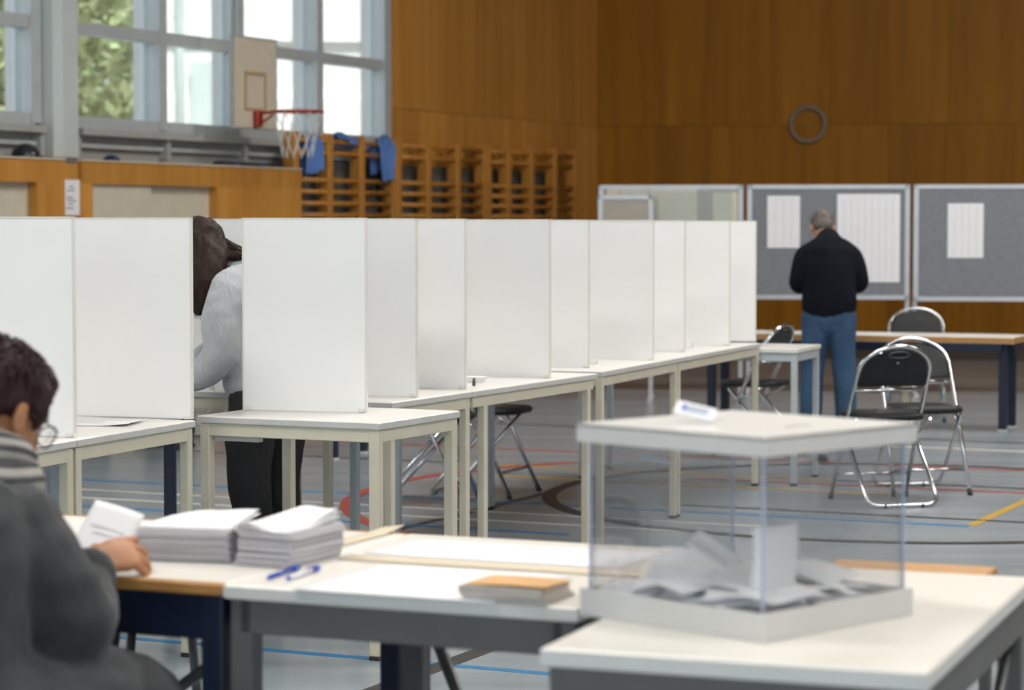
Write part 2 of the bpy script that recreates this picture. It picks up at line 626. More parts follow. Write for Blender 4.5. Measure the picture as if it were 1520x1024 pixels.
def window(idx, ts, label):
    p = empty('window_%d' % idx, WP((ts[0] + ts[-1]) / 2, 0, SILL))
    tag(p, label, kind='structure')
    parts = []
    t0, t1 = ts[0], ts[-1]
    parts.append(wbox('sill', t0, t1, -0.16, 0.10, 2.06, 2.11, M_sillgrey))
    parts.append(wbox('bottom_rail', t0, t1, -0.12, 0.0, 2.11, 2.20, M_alu))
    parts.append(wbox('transom', t0, t1, -0.12, -0.01, 2.80, 2.89, M_alu))
    parts.append(wbox('transom', t0, t1, -0.12, -0.01, 3.72, 3.80, M_alu))
    for k, t in enumerate(ts):
        wd = 0.05 if 0 < k < len(ts) - 1 else 0.06
        parts.append(wbox('mullion', t - wd, t + wd, -0.13, 0.012, 2.13, HEAD, M_alu))
        parts.append(wbox('outer_fin', t - 0.03, t + 0.02, -0.25, -0.14, 1.9, HEAD + .2, M_outwhite))
        parts.append(wbox('radiator_cover_post', t - 0.03, t + 0.03, -0.02, 0.06, 1.9, 2.06, M_sillgrey))
    for a, b in zip(ts[:-1], ts[1:]):
        for z0, z1 in ((2.20, 2.80), (2.89, 3.72), (3.80, HEAD)):
            parts.append(wbox('pane', a + 0.05, b - 0.05, -0.075, -0.065, z0, z1, M_pane))
    parts.append(wbox('lower_ledge', t0, t1, -0.02, 0.03, 1.97, 2.0, M_alu))
    for o in parts:
        o.parent = p
        o.matrix_parent_inverse = p.matrix_basis.inverted()
    return p


def set_mb():
    bpy.context.view_layer.update()


window(1, [4.68, 5.88, 7.15, 8.26, 9.42], 'four-light window with grey frames behind the basketball hoop')
window(2, [9.85, 11.0, 12.2, 13.3, 14.4], 'grey-framed window beyond the pale column')
window(3, [14.9, 16.0, 17.1, 18.2, 19.3], 'grey-framed window of the next bay')
for k in range(4):
    t0 = 19.7 + 4.7 * k
    window(4 + k, [t0 + 1.07 * j for j in range(5)], 'grey-framed window of a bay farther along the wall')
for k, t in enumerate((9.50, 14.5, 19.3, 24.05, 28.75, 33.45)):
    c = wbox('trim_%d' % (k + 1), t, t + 0.28, -0.25, 0.15, 1.84, CEIL, M_colpaint, bevel=0.05)
    tag(c, 'pale painted column between the window bays', kind='structure')

# wooden cupboard fronts under the windows
def cupboard(t0, t1, door0, door1, label):
    p = empty('built_in_cupboard', WP((t0 + t1) / 2, 0.0, 0))
    tag(p, label, 'cupboard', 'cupboards under the windows')
    parts = [wbox('top_rail', t0, t1, 0.27, 0.32, 1.70, 1.86, M_wood_side), wbox('shelf', t0, t1, -0.015, 0.27, 1.70, 1.76, M_wood_side),
             wbox('top_edge', t0, t1, 0.27, 0.33, 1.86, 1.872, M_boardwood)]
    if door0 is None:
        parts.append(wbox('front_panel', t0, t1, 0.0, 0.32, 0.0, 1.70, M_wood_side))
    else:
        parts.append(wbox('side_panel', t0, door0, 0.0, 0.32, 0, 1.70, M_wood_side))
        parts.append(wbox('side_panel', door1, t1, 0.0, 0.32, 0, 1.70, M_wood_side))
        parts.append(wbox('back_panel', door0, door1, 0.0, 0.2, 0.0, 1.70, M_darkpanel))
        md = door0 + (door1 - door0) * 0.52
        parts.append(wbox('sliding_door', door0, md + 0.02, 0.21, 0.245, 0.0, 1.70, M_inset))
        parts.append(wbox('sliding_door', md, door1, 0.255, 0.285, 0.0, 1.70, M_inset))
    for o in parts:
        o.parent = p
        o.matrix_parent_inverse = p.matrix_basis.inverted()


cupboard(6.72, 9.74, 7.99, 9.62, 'wooden cupboard front with cream sliding doors beside the wall bars')
cupboard(14.5, 18.6, 14.85, 17.6, 'wooden cupboard front with cream doors next but one to the column with the notice')
cupboard(18.62, 22.7, 19.0, 21.7, 'wooden cupboard front with cream doors farthest along the window wall')
cupboard(9.95, 14.48, 10.27, 13.5, 'wooden cupboard front with cream doors beyond the column with the notice')
o = wbox('trim_7', 9.75, 9.94, 0.0, 0.29, 0, 1.84, M_wood_side)
tag(o, 'wooden pier below the pale column', kind='structure')

# notice on the pier
p = empty('paper_notice', WP(9.85, 0.292, 1.60))
p.rotation_euler = (0, 0, WALL_RZ)
tag(p, 'white paper notice with grey printing on the wooden pier', 'notice')
box('sheet', (0, 0.002, 0), (0.23, 0.003, 0.25), M_paper, p)
for k, (zz, ww) in enumerate(((0.075, .06), (0.05, .09), (0.0, .08), (-0.022, .10), (-0.045, .06), (-0.075, .09))):
    box('print_line', (0.01 * ((k % 3) - 1), 0.0042, zz), (ww, 0.001, 0.010), M_print, p)

# dark balls on the cupboard
def ball(t, inn, z, r, label, colr):
    bm = bmesh.new()
    bmesh.ops.create_uvsphere(bm, u_segments=24, v_segments=14, radius=r)
    o = finish('ball', bm, colr, None, True, loc=WP(t, inn, z + r))
    tag(o, label, 'ball')
    rib = []
    for k in range(25):
        a = 2 * PI * k / 24
        rib.append((math.cos(a) * r * 1.004, math.sin(a) * r * 1.004, 0))
    tube('seam', rib[:-1], 0.003, M_black, o, 6, True)
    tube('seam', [(a, 0, b) for a, b, _ in rib[:-1]], 0.003, M_black, o, 6, True)


ball(10.13, 0.12, 1.762, 0.105, 'large dark ball lying on the cupboard beside the pale column', M_ball)
ball(9.12, 0.13, 1.762, 0.078, 'small dark blue ball on the cupboard under the window',
     mat('blue_ball', (0.02, 0.035, 0.09), 0.4, var=0.2))
p = empty('rolled_mat', WP(7.25, 0.12, 1.762))
p.rotation_euler = (0, 0, WALL_RZ)
tag(p, 'dark rolled mat lying on the cupboard next to the wall bars', 'mat')
tube('roll', [(-0.42, 0, 0.075), (0.42, 0, 0.075)], 0.075, M_black, p, 16)
for dx in (-0.2, 0.2):
    tube('strap', [(dx - .015, 0, 0.075), (dx + .015, 0, 0.075)], 0.0765, M_bluecloth, p, 16)

# wall bars
def wall_bars(posts, label):
    p = empty('wall_bars', WP((posts[0] + posts[-1]) / 2, 0.05, 0))
    p.rotation_euler = (0, 0, WALL_RZ)
    tag(p, label, 'wall bars', 'wall bars along the side wall')
    mid = (posts[0] + posts[-1]) / 2
    for t in posts:
        box('post', (t - mid, 0.13, 1.09), (0.085, 0.11, 2.18), M_barwood, p, bevel=0.008)
    L = posts[-1] - posts[0]
    for z in [2.115, 2.015] + [1.785 - 0.098 * k for k in range(17)]:
        tube('rung', [(-L / 2, 0.155, z), (L / 2, 0.155, z)], 0.021, M_barwood, p, 8)
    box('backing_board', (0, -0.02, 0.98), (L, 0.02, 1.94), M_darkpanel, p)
    return p


wall_bars([4.96, 5.54, 6.09, 6.65], 'wooden wall bars with blue cloths draped over the top rungs')
wall_bars([3.15, 3.71, 4.30, 4.87], 'wooden wall bars between the cloth-draped set and the last set')
wall_bars([1.05, 1.55, 2.10, 2.62, 3.06], 'wooden wall bars nearest the corner with the far wall')

# blue cloths hung on the bars
def cloth(t, inn, z, wd, drop1, drop2, label, seed):
    rnd = random.Random(seed)
    ph = rnd.random() * 6

    def fn(u, v):
        x = (u - .5) * wd * (1 + 0.25 * math.sin(v * 3 + ph))
        L = drop1 + drop2
        d = v * L
        if d < drop1:
            y, zz = 0.05, -(drop1 - d)
        else:
            y, zz = -0.05, -(d - drop1)
        k = min(1, abs(d - drop1) / 0.05)
        y *= k
        return (x, y + 0.022 * math.sin(u * 17 + ph + v * 2) * k, zz + 0.035 * (1 - k) + 0.02 * math.sin(u * 5 + ph))
    o = sheet('cloth', wd, 1, M_bluecloth, None, fn, 22, 26, 0.006, loc=WP(t, inn, z))
    o.rotation_euler = (0, 0, WALL_RZ)
    tag(o, label, 'cloth', 'blue cloths on the wall bars')


cloth(5.12, 0.205, 2.155, 0.20, 0.36, 0.30, 'blue cloth hanging from the top rung below the window corner', 2)
cloth(5.78, 0.205, 2.145, 0.50, 0.035, 0.06, 'thin blue cloth laid flat along the top rung', 5)
cloth(6.40, 0.205, 2.13, 0.20, 0.28, 0.3, 'blue cloth hanging beside the first wall bar post', 8)

# basketball hoop
hp = empty('basketball_hoop', WP(7.5, 0.35, 0))
hp.rotation_euler = (0, 0, WALL_RZ)
tag(hp, 'cream basketball backboard with red rim and white net', 'basketball hoop')
bz0, bz1 = 2.17, 2.88
bw = 0.64
box('backboard', (0, 0, (bz0 + bz1) / 2), (bw, 0.03, bz1 - bz0), M_boardwood, hp)
for c, d in (((0, -0.0, bz1), (bw + .02, 0.036, 0.014)), ((0, 0, bz0), (bw + .02, 0.036, 0.014)),
             ((-bw / 2, 0, (bz0 + bz1) / 2), (0.014, 0.036, .71)), ((bw / 2, 0, (bz0 + bz1) / 2), (0.014, 0.036, .71))):
    box('edge_strip', c, d, M_sillgrey, hp)
for c, d in (((0, 0.017, 2.60), (0.32, 0.004, 0.03)), ((0, 0.017, 2.315), (0.32, 0.004, 0.025)),
             ((-.145, 0.017, 2.457), (0.03, 0.004, .29)), ((.145, 0.017, 2.457), (0.03, 0.004, .29))):
    box('target_line', c, d, M_boardline, hp)
box('bracket', (0, 0.04, 2.245), (0.085, 0.05, 0.13), M_red, hp, bevel=0.01)
tube('bracket_arm', [(0, 0.05, 2.20), (0, 0.2, 2.285)], 0.010, M_red, hp)
tube('bracket_arm', [(0, 0.05, 2.29), (0, 0.2, 2.295)], 0.012, M_red, hp)
rc = 0.40
rim = [(0.205 * math.cos(2 * PI * k / 32), rc + 0.205 * math.sin(2 * PI * k / 32), 2.295) for k in range(32)]
tube('rim', rim, 0.009, M_red, hp, 8, True)
bmn = bmesh.new()
for k in range(12):
    for s in (1, -1):
        pts = []
        for j in range(9):
            q = j / 8
            a = 2 * PI * (k + s * q * 1.5) / 12
            rr = 0.20 * (1 - 0.42 * q ** 0.8)
            pts.append((rr * math.cos(a), rc + rr * math.sin(a), 2.29 - 0.36 * q))
        bm_tube(bmn, pts, 0.0035, 4)
finish('net', bmn, M_net, hp)
tube('hanger_pole', [(0.22, -0.045, 2.5), (0.22, -0.045, CEIL)], 0.022, M_alu, hp)
for zz in (2.3, 2.7):
    box('hanger_bracket', (0.1, -0.03, zz), (0.3, 0.03, 0.04), M_alu, hp)

# ring on the far wall
rg = empty('wall_ring', BP(2.27, 0.0, 2.47))
rg.rotation_euler = (0, 0, BACK_RZ)
tag(rg, 'thin grey ring fixed to the far wood wall', 'ring')
tube('hoop', [(0.180 * math.cos(2 * PI * k / 40), -0.035, 0.180 * math.sin(2 * PI * k / 40)) for k in range(40)],
     0.022, M_ring, rg, 10, True)
for a in (PI / 2, PI * 7 / 6, PI * 11 / 6):
    tube('fixing', [(0.18 * math.cos(a), -0.03, 0.18 * math.sin(a)), (0.18 * math.cos(a), -0.003, 0.18 * math.sin(a))], 0.009,
         M_ring, rg)

# ------------------------------------------------------------------ floor markings (thin coats of paint)
GU = Vector((0.908, -0.419))
GV = Vector((0.419, 0.908))
LM = {}


def linemat(c):
    if c not in LM:
        cols = {'blue': (0.03, 0.17, 0.36), 'red': (0.35, 0.06, 0.04), 'black': (0.035, 0.035, 0.035),
                'white': (0.58, 0.56, 0.50), 'yellow': (0.46, 0.30, 0.06)}
        LM[c] = mat('line_' + c, cols[c], 0.45, var=0.1, vscale=3, spec=0.3)
    return LM[c]


LINE_Z = [0.0012]


def fline(a, b, wd, c, label):
    a, b = Vector(a), Vector(b)
    LINE_Z[0] += 0.00006
    d = b - a
    o = box('floor_line', (*((a + b) / 2), LINE_Z[0] / 2), (d.length, wd, LINE_Z[0]), linemat(c), None, 0, math.atan2(d.y, d.x))
    under(o, floor)
    return o


def farc(cx, cy, r, wd, c, a0=0, a1=2 * PI, n=96):
    LINE_Z[0] += 0.00006
    z = LINE_Z[0]
    bm = bmesh.new()
    full = abs(a1 - a0 - 2 * PI) < 1e-4
    m = n if full else n + 1
    rings = []
    for k in range(m):
        a = a0 + (a1 - a0) * k / n
        rings.append([bm.verts.new((rr * math.cos(a), rr * math.sin(a), zz)) for rr, zz in
                      ((r - wd / 2, 0), (r + wd / 2, 0), (r + wd / 2, z), (r - wd / 2, z))])
    for k in range(n):
        A, B = rings[k], rings[(k + 1) % m]
        for j in range(4):
            bm.faces.new((A[j], A[(j + 1) % 4], B[(j + 1) % 4], B[j]))
    o = finish('floor_circle', bm, linemat(c), None, loc=(cx, cy, 0))
    under(o, floor)


def gl(p, direction, l0, l1, wd, c):
    p = Vector(p)
    fline(p + direction * l0, p + direction * l1, wd, c, None)


gl((-0.43, 7.76), GU, -4, 5, 0.045, 'blue')
gl((-0.19, 7.72), GV, -6, 0.75, 0.075, 'black')
gl((-0.16, 11.9), GV, -2.4, 0.9, 0.05, 'black')
gl((0.0, 11.40), GU, -4, 1.3, 0.04, 'white')
gl((0.0, 11.75), GU, -4, 1.3, 0.03, 'white')
gl((-1.2, 11.6), GU, -4, 1.6, 0.05, 'blue')
gl((-1.5, 12.9), GU, -4, 4, 0.05, 'blue')
gl((-1.5, 9.9), GU, -4, 2, 0.05, 'blue')
gl((-2.0, 9.2), GU, -2, 2, 0.05, 'blue')
gl((0, 14.1), GU, -5, 6, 0.05, 'black')
gl((0.5, 14.9), GU, -5, 6, 0.05, 'red')
gl((1.0, 13.4), GU, 0, 6, 0.05, 'red')
gl((3.1, 15.0), GU, -1.5, 6, 0.05, 'white')
gl((0.6, 13.2), GU, -.8, 1.5, 0.05, 'yellow')
gl((0.4, 13.9), GU, -.8, 1.5, 0.05, 'yellow')
gl((2.4, 11.8), GV, -0.6, 5, 0.05, 'yellow')
gl((0.5, 10.1), GU, -.5, 5, 0.05, 'black')
gl((0.4, 9.2), GU, -.5, 5, 0.05, 'red')
gl((0.4, 12.3), GU, 0.4, 5, 0.04, 'black')
gl((1.0, 16.6), GU, -4, 6, 0.05, 'black')
farc(1.97, 12.4, 1.78, 0.075, 'black')
farc(1.57, 12.2, 2.40, 0.075, 'red', R(120), R(262))

# ------------------------------------------------------------------ tables


def table(label, corner, rz, wd, dp, h, top_m, edge_m, frame_m, top_t=0.025, leg=0.032, apron=0.045, inset=0.006,
          group=None, cap=None, apron_inset=0.008, lipping=None, braces=(), leg_in=(0, 0), rear_leg_m=None, corner_is='LF',
          legs='all', name='table'):
    """corner = floor point below the front left (or front right) corner of the top; local +x along the front, +y to the back"""
    c = Vector(corner)
    if corner_is == 'RF':
        c = c - V2(rz) * wd
    p = empty(name, (c.x, c.y, 0), rz, label, 'table', group)
    box('tabletop', (wd / 2, dp / 2, h - top_t / 2), (wd, dp, top_t), [top_m], p, bevel=0.003)
    eb = 0.0015
    box('edge_band', (wd / 2, -eb / 2, h - top_t / 2), (wd, eb, top_t - 0.007), edge_m, p)
    box('edge_band', (wd / 2, dp + eb / 2, h - top_t / 2), (wd, eb, top_t - 0.007), edge_m, p)
    box('edge_band', (-eb / 2, dp / 2, h - top_t / 2), (eb, dp, top_t - 0.007), edge_m, p)
    box('edge_band', (wd + eb / 2, dp / 2, h - top_t / 2), (eb, dp, top_t - 0.007), edge_m, p)
    zb = h - top_t
    ai = apron_inset
    if apron > 0:
        for y in (ai + 0.0075, dp - ai - 0.0075):
            box('apron', (wd / 2, y, zb - apron / 2), (wd - 2 * inset - leg, 0.015, apron), frame_m, p, bevel=0.002)
        for x in (ai + 0.0075, wd - ai - 0.0075):
            box('apron', (x, dp / 2, zb - apron / 2), (0.015, dp - 2 * inset - leg, apron), frame_m, p, bevel=0.002)
    l0, l1 = leg_in
    for ix, x in enumerate((inset + leg / 2 + l0, wd - inset - leg / 2 - l1)):
        for iy, y in enumerate((inset + leg / 2, dp - inset - leg / 2)):
            m = frame_m if (iy == 0 or rear_leg_m is None) else rear_leg_m
            g = box('leg', (x, y, (zb + 0.012) / 2), (leg, leg, zb - 0.012), m, p, bevel=0.003)
            cp = box('foot_cap', (0, 0, -(zb - 0.012) / 2 - 0.006), (leg * 1.06, leg * 1.06, 0.012), cap or M_black, g, bevel=0.002)
    if lipping:
        lw = 0.022
        for cc, dd in (((wd / 2, lw / 2 - .002, h - top_t / 2), (wd + .004, lw, top_t + 0.001)),
                       ((wd / 2, dp - lw / 2 + .002, h - top_t / 2), (wd + .004, lw, top_t + 0.001))):
            box('wood_lipping', cc, dd, lipping, p, bevel=0.003)
    for a, b, r in braces:
        tube('brace', [a, b], r, M_darkgrey, p, 10)
    return p


HB = 0.77       # polling-booth tables
R_row = R(90 - 25)
R_row2 = R(90 - 20.3)
RU = Vector((0.906, -0.4226))
RV = Vector((0.4226, 0.906))
RU2 = Vector((0.938, -0.347))
RV2 = Vector((0.347, 0.938))
P0 = Vector((-0.311, 8.87))
P1 = Vector((0.204, 9.95))


def row_table(label, base, uv, vv, tau0, tau1, back, dp=0.52, leg_in=(0, 0), rear=None, group='white tables carrying the voting screens'):
    """front edge runs from tau0 to tau1 along vv; the table lies towards -uv. back=True shifts it one table deeper"""
    # local x axis = -uv rotated: build with local x along vv reversed so that +y points to -uv
    a = base + vv * tau0 - uv * (dp + 0.004 if back else 0)
    L = tau1 - tau0
    rz = math.atan2(vv.y, vv.x)
    # local +y = rotate(+x,90deg) = (-vv.y, vv.x) which points to -uv
    fr = M_paleblue if back else M_cream
    return table(label, a, rz, L, dp, HB, M_laminate, M_edge, fr, 0.024, 0.032, 0.042, inset=0.006, group=group,
                 rear_leg_m=rear or M_paleblue, leg_in=leg_in)


# the corner table in front with the tall white screen
TL = Vector((-1.047, 8.02))
rzT2 = math.atan2(-0.30, 0.62)
T2 = table('white metal table standing out of the row, its single screen beside the bending woman', TL, rzT2, 0.69, 0.57, HB,
           M_laminate, M_edge, M_cream, 0.024, 0.036, 0.042, inset=0.006, group='white tables carrying the voting screens',
           rear_leg_m=M_cream)
box('drawer_rail', (0.13, 0.05, HB - 0.075), (0.17, 0.03, 0.018), M_edge, T2)

# row to the right
row_table('short white table directly behind the table that stands out of the row', P0, RU, RV, -0.28, 0.375, False)
row_table('long white table next to the short one, two folding chairs behind it', P0, RU, RV, 0.38, 1.60, False, leg_in=(0.11, 0.05), dp=1.0)
Q0 = P1
row_table('long white table in the middle of the receding screen row', Q0, RU2, RV2, 0.55, 1.72, False, dp=1.0)
row_table('white table carrying the last two screens of the row', Q0, RU2, RV2, 1.73, 3.27, False, dp=1.0)
# table set across the end of the row
ce = Q0 + RV2 * 3.29 + RU2 * 0.20
table('pale grey table set across the end of the screen row', ce, math.atan2(RU2.y, RU2.x), 1.25, 0.55, 0.74, M_laminate, M_edge_white,
      M_paleblue, group='white tables carrying the voting screens', corner_is='RF')

# row to the left of the woman
Pl = Vector((-1.029, 7.83))
LVv = Vector((0.342, 0.940))
LUu = Vector((0.940, -0.342))
row_table('white table with a loose sheet on it behind the grey-coated woman', Pl, LUu, LVv, -0.75, 0.0, False)
row_table('white table half hidden by the head of the grey-coated woman', Pl, LUu, LVv, -1.70, -0.755, False)
row_table('white rear table hidden behind the loose sheet screen', Pl, LUu, LVv, -0.75, 0.0, True)

# navy tables
table('navy-legged table at which the bending woman writes', (-1.17, 8.40), 0, 0.9, 0.48, 0.74, M_laminate,
      M_edge, M_navy, leg=0.04, apron=0.06, corner_is='RF')
table('white table behind the back of the bending woman', (-0.80, 9.07), R(-20), 1.2, 0.33, HB, M_laminate, M_edge, M_cream,
      group='white tables carrying the voting screens', corner_is='RF')
table('navy-legged table at which two people sit behind the screens', (-1.05, 14.4), R(-20), 2.0, 0.5, 0.74, M_laminate, M_woodlip, M_navy,
      leg=0.045, apron=0.06, cap=M_plastic_cap, corner_is='RF')
N1 = table('long low table with wooden edge and navy legs in front of the grey boards', (3.40, 16.35), R(-22), 2.25, 0.5, 0.645,
           M_laminate, M_woodlip, M_navy, top_t=0.045, leg=0.055, apron=0.06, cap=M_plastic_cap, corner_is='RF', inset=0.06)
box('middle_leg', (1.42, 0.42, 0.30), (0.05, 0.05, 0.60), M_boardwood, N1)

# front tables
HF = 0.74
RF_ = R(-23)
uF, nF = V2(RF_), V2(RF_ + PI / 2)
F2c = Vector((0.113, 4.157))
F2LF = F2c - uF * 0.70
table('white table with grey steel frame carrying brown envelopes', F2c, RF_, 0.70, 0.80, HF, M_lam_front, M_edge_white, M_gunmetal, 0.027,
      0.045, 0.062, inset=0.008, group='tables of the polling desk', corner_is='RF',
      braces=(((0.04, 0.76, 0.62), (0.33, 0.70, 0.012), 0.013),))
F1 = table('navy-framed table with wooden edge carrying the paper stacks', F2LF - uF * 0.004, RF_, 1.2, 0.80, HF, M_lam_front, M_woodlip,
           M_navy, 0.022, 0.045, 0.085, inset=0.002, group='tables of the polling desk', corner_is='RF', lipping=M_woodlip,
           braces=(((0.95, 0.64, 0.56), (0.30, 0.28, 0.02), 0.013),))
R3 = R(-20.5)
F3 = table('white table with grey steel frame under the clear ballot box', (0.045, 3.761), R3, 0.608, 1.04, HF, M_lam_front, M_edge_white,
           M_gunmetal, 0.03, 0.045, 0.07, inset=0.01, group='tables of the polling desk',
           braces=(((0.575, 0.98, 0.62), (0.56, 0.25, 0.02), 0.012), ((0.04, 0.98, 0.62), (0.05, 0.25, 0.02), 0.012)))

# ------------------------------------------------------------------ voting screens
SH = 0.657


def screen(right, rz, wd, label, h=SH, ztab=HB, group='white voting screens', tilt=0.0):
    p = empty('voting_screen', (right[0], right[1], ztab), rz, label, 'screen', group)
    box('board', (-wd / 2, 0, h / 2 + 0.001), (wd, 0.010, h - 0.002), M_screen, p, bevel=0.0015)
    for x in (-0.0035, -wd + 0.0035):
        box('edge_strip', (x, 0, h / 2 + 0.001), (0.006, 0.013, h - 0.002), M_screen_edge, p)
    box('top_strip', (-wd / 2, 0, h - 0.002), (wd, 0.013, 0.005), M_screen_edge, p)
    for x in (-0.02, -wd + 0.02):
        box('foot_clip', (x, 0, 0.008), (0.02, 0.022, 0.014), M_edge_white, p, bevel=0.002)
    return p


M_screen_edge = mat('screen_edge', (0.70, 0.68, 0.60), 0.5, var=0.03)
sr = math.atan2(-0.38, 0.924)
screen((-1.298, 7.18), R(-20), 0.50, 'white voting screen behind the head of the grey-coated woman')
screen((-1.037, 7.845), R(-20), 0.50, 'white voting screen with the loose sheet lying at its foot')
screen((-0.487, 8.13), R(-15), 0.447, 'white voting screen on the table that stands out of the row')
screen((-0.345, 8.86), R(-24), 0.50, 'first white voting screen behind the table that stands out of the row')
screen((-0.175, 9.31), R(-24), 0.50, 'second white voting screen behind the table that stands out of the row')
screen((0.160, 9.98), R(-23), 0.50, 'third white voting screen behind the table that stands out of the row')
screen((0.345, 10.71), R(-21), 0.50, 'fourth white voting screen behind the table that stands out of the row')
screen((0.665, 11.31), R(-21), 0.50, 'fifth white voting screen behind the table that stands out of the row')
screen((0.865, 12.05), R(-21), 0.50, 'sixth white voting screen behind the table that stands out of the row')
screen((1.145, 12.68), R(-21), 0.50, 'white voting screen next to the last one of the row')
screen((1.325, 13.12), R(-21), 0.50, 'last white voting screen of the row')
screen((-0.84, 9.20), R(-21), 0.36, 'white voting screen right behind the bending woman')

screen((-1.16, 9.42), R(-20), 0.50, 'white voting screen farther back on the table behind the bending woman')

# stationery on the booth tables
def small_block(c, d, rz, label):
    p = empty('paper_block', c, rz, label, 'notepad', 'notepads between the voting screens')
    for k in range(3):
        box('sheet', (0.002 * k, 0.001 * k, d[2] * (k + .5) / 3), (d[0], d[1], d[2] / 3 - .0006), M_paper, p)


small_block((-0.165, 9.75, HB + .001), (0.10, 0.07, 0.022), R(-20), 'small white pad behind the second screen of the row')
small_block((0.36, 11.05, HB + .001), (0.05, 0.05, 0.02), R(-20), 'small white pad behind the fourth screen of the row')
small_block((0.90, 12.5, HB + .001), (0.07, 0.05, 0.04), R(-20), 'small white pad behind the sixth screen of the row')


def pen(loc, rz, m, label, lz=0.0):
    p = empty('ballpoint_pen', loc, rz, label, 'pen', None)
    tube('barrel', [(0, 0, .0055), (0.105, 0, .0055)], 0.0045, m, p, 10)
    bm = bmesh.new()
    bm_tube(bm, [(-0.014, 0, .0055), (-0.004, 0, .0055), (0.001, 0, .0055)], [0.0012, 0.0036, 0.0045], 10)
    finish('tip', bm, M_penblue, p)
    tube('cap', [(0.105, 0, .0055), (0.137, 0, .0055)], 0.0053, M_penblue, p, 10)
    box('clip', (0.108, 0, 0.0115), (0.045, 0.003, 0.0014), M_penblue, p)
    return p


# dark pens standing at the screen edges in the row
for (x, y, lb) in ((-0.150, 9.50, 'dark pen stub behind the second screen of the row'),):
    bm = bmesh.new()
    bm_tube(bm, [(0, 0, 0), (0, 0, 0.02), (0, 0, 0.032)], [0.006, 0.007, 0.004], 10)
    o = finish('rubber_stamp', bm, M_bark, None, loc=(x, y, HB))
    tag(o, 'small dark stamp standing behind the second screen of the row', 'stamp')

# loose sheet on the left booth table
p = empty('loose_sheet', (-1.34, 7.70, HB + 0.001), R(-8), 'loose white sheet lying at the foot of a voting screen', 'paper')
sheet('page', .21, .297, M_paper, p, lambda u, v: ((u - .5) * .297, (v - .5) * .21, 0.012 * max(0, u - .6) ** 2 * 4), 10, 6, 0.0012)
for k in range(3):
    box('print_line', (-0.05, 0.06 - 0.03 * k, 0.0016), (0.15, 0.004, 0.0006), M_print_pale, p)

# ------------------------------------------------------------------ folding chairs


def arch(w, y0, z0, y1, z1, top_r, n=16):
    """U-shaped back tube in a leaning plane from (−w,y0,z0) up to the arch and down the other side"""
    pts = [(-w, y0, z0)]
    ztop = z1
    zs = z1 - top_r
    t = (zs - z0) / (z1 - z0)
    ys = y0 + (y1 - y0) * t
    for k in range(n + 1):
        a = PI - PI * k / n
        x = w * 0.98 * math.cos(a)
        z = zs + top_r * math.sin(a)
        tt = (z - z0) / (z1 - z0)
        pts.append((x, y0 + (y1 - y0) * tt, z))
    pts.append((w, y0, z0))
    return pts


